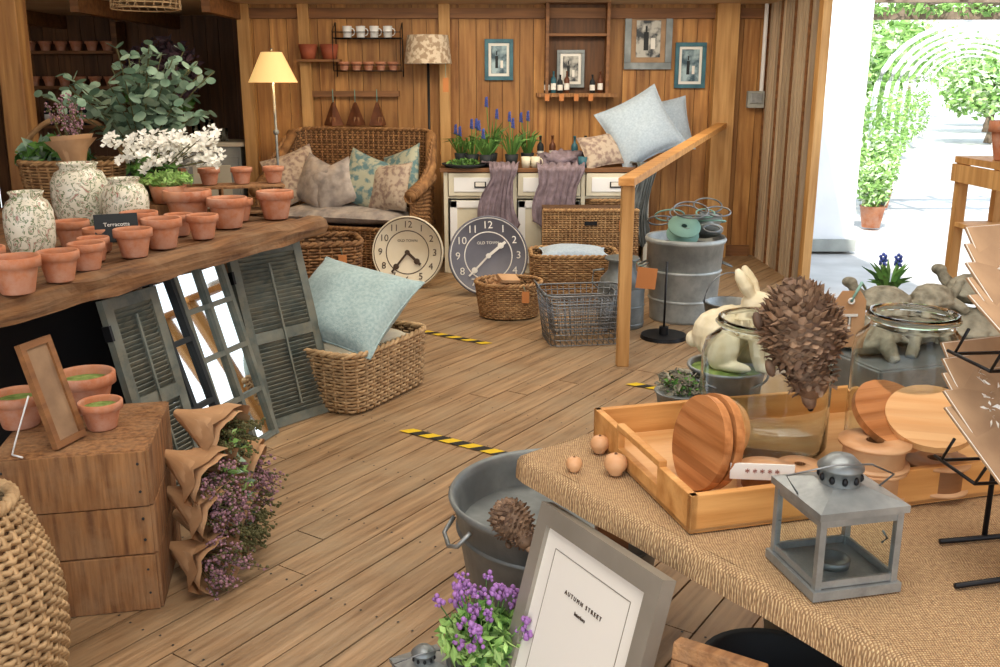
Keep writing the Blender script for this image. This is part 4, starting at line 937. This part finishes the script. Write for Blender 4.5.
# ------------------------------------------------------------------ below table
b=B(); r=.33
b.lathe([(0,0),(r*.78,0),(r*.8,.01),(r*.97,.38),(r*1.0,.385),(r*1.02,.4),(r,.412),(r*.97,.4),(r*.94,.38),(r*.78,.02),(0,.02)],'zincd',seg=64)
for z in (.12,.3): b.lathe([(r*(.8+.17*z/.38),z-.008),(r*(.8+.17*z/.38)+.007,z),(r*(.8+.17*z/.38),z+.008)],'zincd',seg=64)
b.lathe([(r*.9,.30),(0,.305)],'zincd',seg=48)
for a_ in (math.radians(205),math.radians(25)):
    X=Matrix.Rotation(a_,4,'Z'); b.tube([(r*.97,-.06,.36),(r*1.08,-.05,.32),(r*1.1,0,.3),(r*1.08,.05,.32),(r*.97,.06,.36)],.007,'zinc',X=X)
b.done('galvanised_tub',(.18,2.66,0))
w_,h_=.43,.52; TLp=Vector((.108,1.87,.735)); TRp=Vector((.302,1.49,.762)); dn=Vector((-.13,-.09,-.5)); bl=TLp+dn; X=basis(bl,bl+(TRp-TLp),TLp)
b=B(); f=.04
for (cx,cy,dx,dy) in [(w_/2,f/2,w_,f),(w_/2,h_-f/2,w_,f),(f/2,h_/2,f,h_-2*f),(w_-f/2,h_/2,f,h_-2*f)]: b.box((cx,cy,0),(dx,dy,.03),'taupe')
b.box((w_/2,h_/2,0),(w_-2*f,h_-2*f,.01),'paper')
for q in (0,1):
    y=.075+q*(h_-.15); b.box((w_/2,y,.0055),(w_-.16,.0015,.001),'taupe'); b.box((.08+q*(w_-.16),h_/2,.0055),(.0015,h_-.15,.001),'taupe')
text(b,'A U T U M N   S T R E E T',.012,'ink',Matrix.Translation((w_/2,h_-.14,.006))); text(b,'Interiors',.011,'ink',Matrix.Translation((w_/2,h_-.165,.006)))
o=b.done('photo_frame',bevel=.003); o.matrix_world=X
b=B(); b.box((0,0,.215),(.85,.4,.025),'crate')
for xx in (-.4,.4):
    for yy in (-.17,.17): b.box((xx,yy,.10),(.04,.04,.205),'crate')
b.done('low_bench',(.0,1.70,0),-.1)
b=B(); b.lathe([(0,0),(.055,0),(.072,.115),(.078,.12),(.068,.12),(0,.11)],'zinc',seg=32); leaves(b,(0,0,.17),(.095,.09,.045),520,.016,'leafl'); leaves(b,(0,0,.17),(.08,.08,.05),220,.016,'leaf')
for i in range(34):
    a_=R.uniform(0,6.28); q=R.uniform(.02,.125); c_=Vector((q*cos(a_),q*sin(a_),.19+R.uniform(0,.05)+(.035 if q<.06 else 0))); b.tube([(0,0,.1),c_],.0015,'leaf',4)
    for k in range(9): b.ball(c_+Vector((R.gauss(0,.007),R.gauss(0,.007),R.gauss(0,.005))),R.uniform(.003,.006),'purple',seg=6)
o=b.done('potted_purple_flowers',(-.035,1.84,.228)); o.scale=(1.08,1.08,1.2)
b=B(); X=basis((.27,1.36,.5),(.40,1.28,.5),(.30,1.40,.72)); w_,h_=.15,.21
for (cx,cy,dx,dy) in [(w_/2,.015,w_,.03),(w_/2,h_-.015,w_,.03),(.015,h_/2,.03,h_-.06),(w_-.015,h_/2,.03,h_-.06)]: b.box((cx,cy,0),(dx,dy,.035),'crate')
b.box((w_/2,h_/2,-.005),(w_-.06,h_-.06,.01),'brown'); o=b.done('wooden_picture_frame',bevel=.003); o.matrix_world=X
b=B(); b.box((0,0,.25),(.2,.2,.5),'crate'); b.done('wooden_plinth',(.38,1.28,0),-.5)
# pine staging by door
b=B()
b.box((0,0,1.25),(.24,.6,.03),'pine'); b.box((-.12,0,1.19),(.02,.6,.08),'pine')
for yy in (-.27,.27):
    for xx in (-.09,.09): b.box((xx,yy,.62),(.045,.045,1.24),'pine')
b.box((0,0,.95),(.22,.56,.02),'pine')
b.done('plant_staging',(2.27,4.25,0))
pot('terracotta_pot',(2.25,4.25,1.268),.1,.17)

# ------------------------------------------------------------------ lights
w=bpy.data.worlds.new('sky'); bpy.context.scene.world=w; w.use_nodes=True
bg=w.node_tree.nodes['Background']
tc=w.node_tree.nodes.new('ShaderNodeTexCoord'); sp=w.node_tree.nodes.new('ShaderNodeSeparateXYZ'); rp=w.node_tree.nodes.new('ShaderNodeValToRGB')
rp.color_ramp.elements[0].position=.0; rp.color_ramp.elements[0].color=(1,1,1,1); rp.color_ramp.elements[1].position=.6; rp.color_ramp.elements[1].color=(.62,.78,1,1)
w.node_tree.links.new(tc.outputs['Generated'],sp.inputs[0]); w.node_tree.links.new(sp.outputs['Z'],rp.inputs[0]); w.node_tree.links.new(rp.outputs[0],bg.inputs[0]); bg.inputs[1].default_value=2.3
l=bpy.data.lights.new('sun','SUN'); l.energy=6.5; l.angle=.02; l.color=(1,.97,.91); o=bpy.data.objects.new('sun',l); bpy.context.scene.collection.objects.link(o)
o.rotation_euler=Vector((.2,.62,-.75)).to_track_quat('-Z','Y').to_euler()
def area(name,loc,sx,sy,e,col=(1,.93,.82),rot=(0,0,0)):
    l=bpy.data.lights.new(name,'AREA'); l.shape='RECTANGLE'; l.size=sx; l.size_y=sy; l.energy=e; l.color=col; o=bpy.data.objects.new(name,l); bpy.context.scene.collection.objects.link(o); o.location=loc; o.rotation_euler=rot
area('fill_light',(0,4.6,2.85),2.6,1.6,72)  # added fill to brighten the middle of the shop, no real fitting
area('fill_light',(.3,1.2,3.2),2.4,1.8,72,(1,.97,.93))  # added neutral fill over the burlap table, out of view
area('fill_light',(.3,7.2,2.33),3.0,.5,55,(1,.87,.68),(math.radians(25),0,0))  # added warm fill tilted towards the back wall, stands for no fitting
l=bpy.data.lights.new('lamp_bulb','POINT'); l.energy=10; l.color=(1,.75,.45); l.shadow_soft_size=.04; o=bpy.data.objects.new('lamp_bulb',l); bpy.context.scene.collection.objects.link(o); o.location=(-1.87,8.1,1.68)
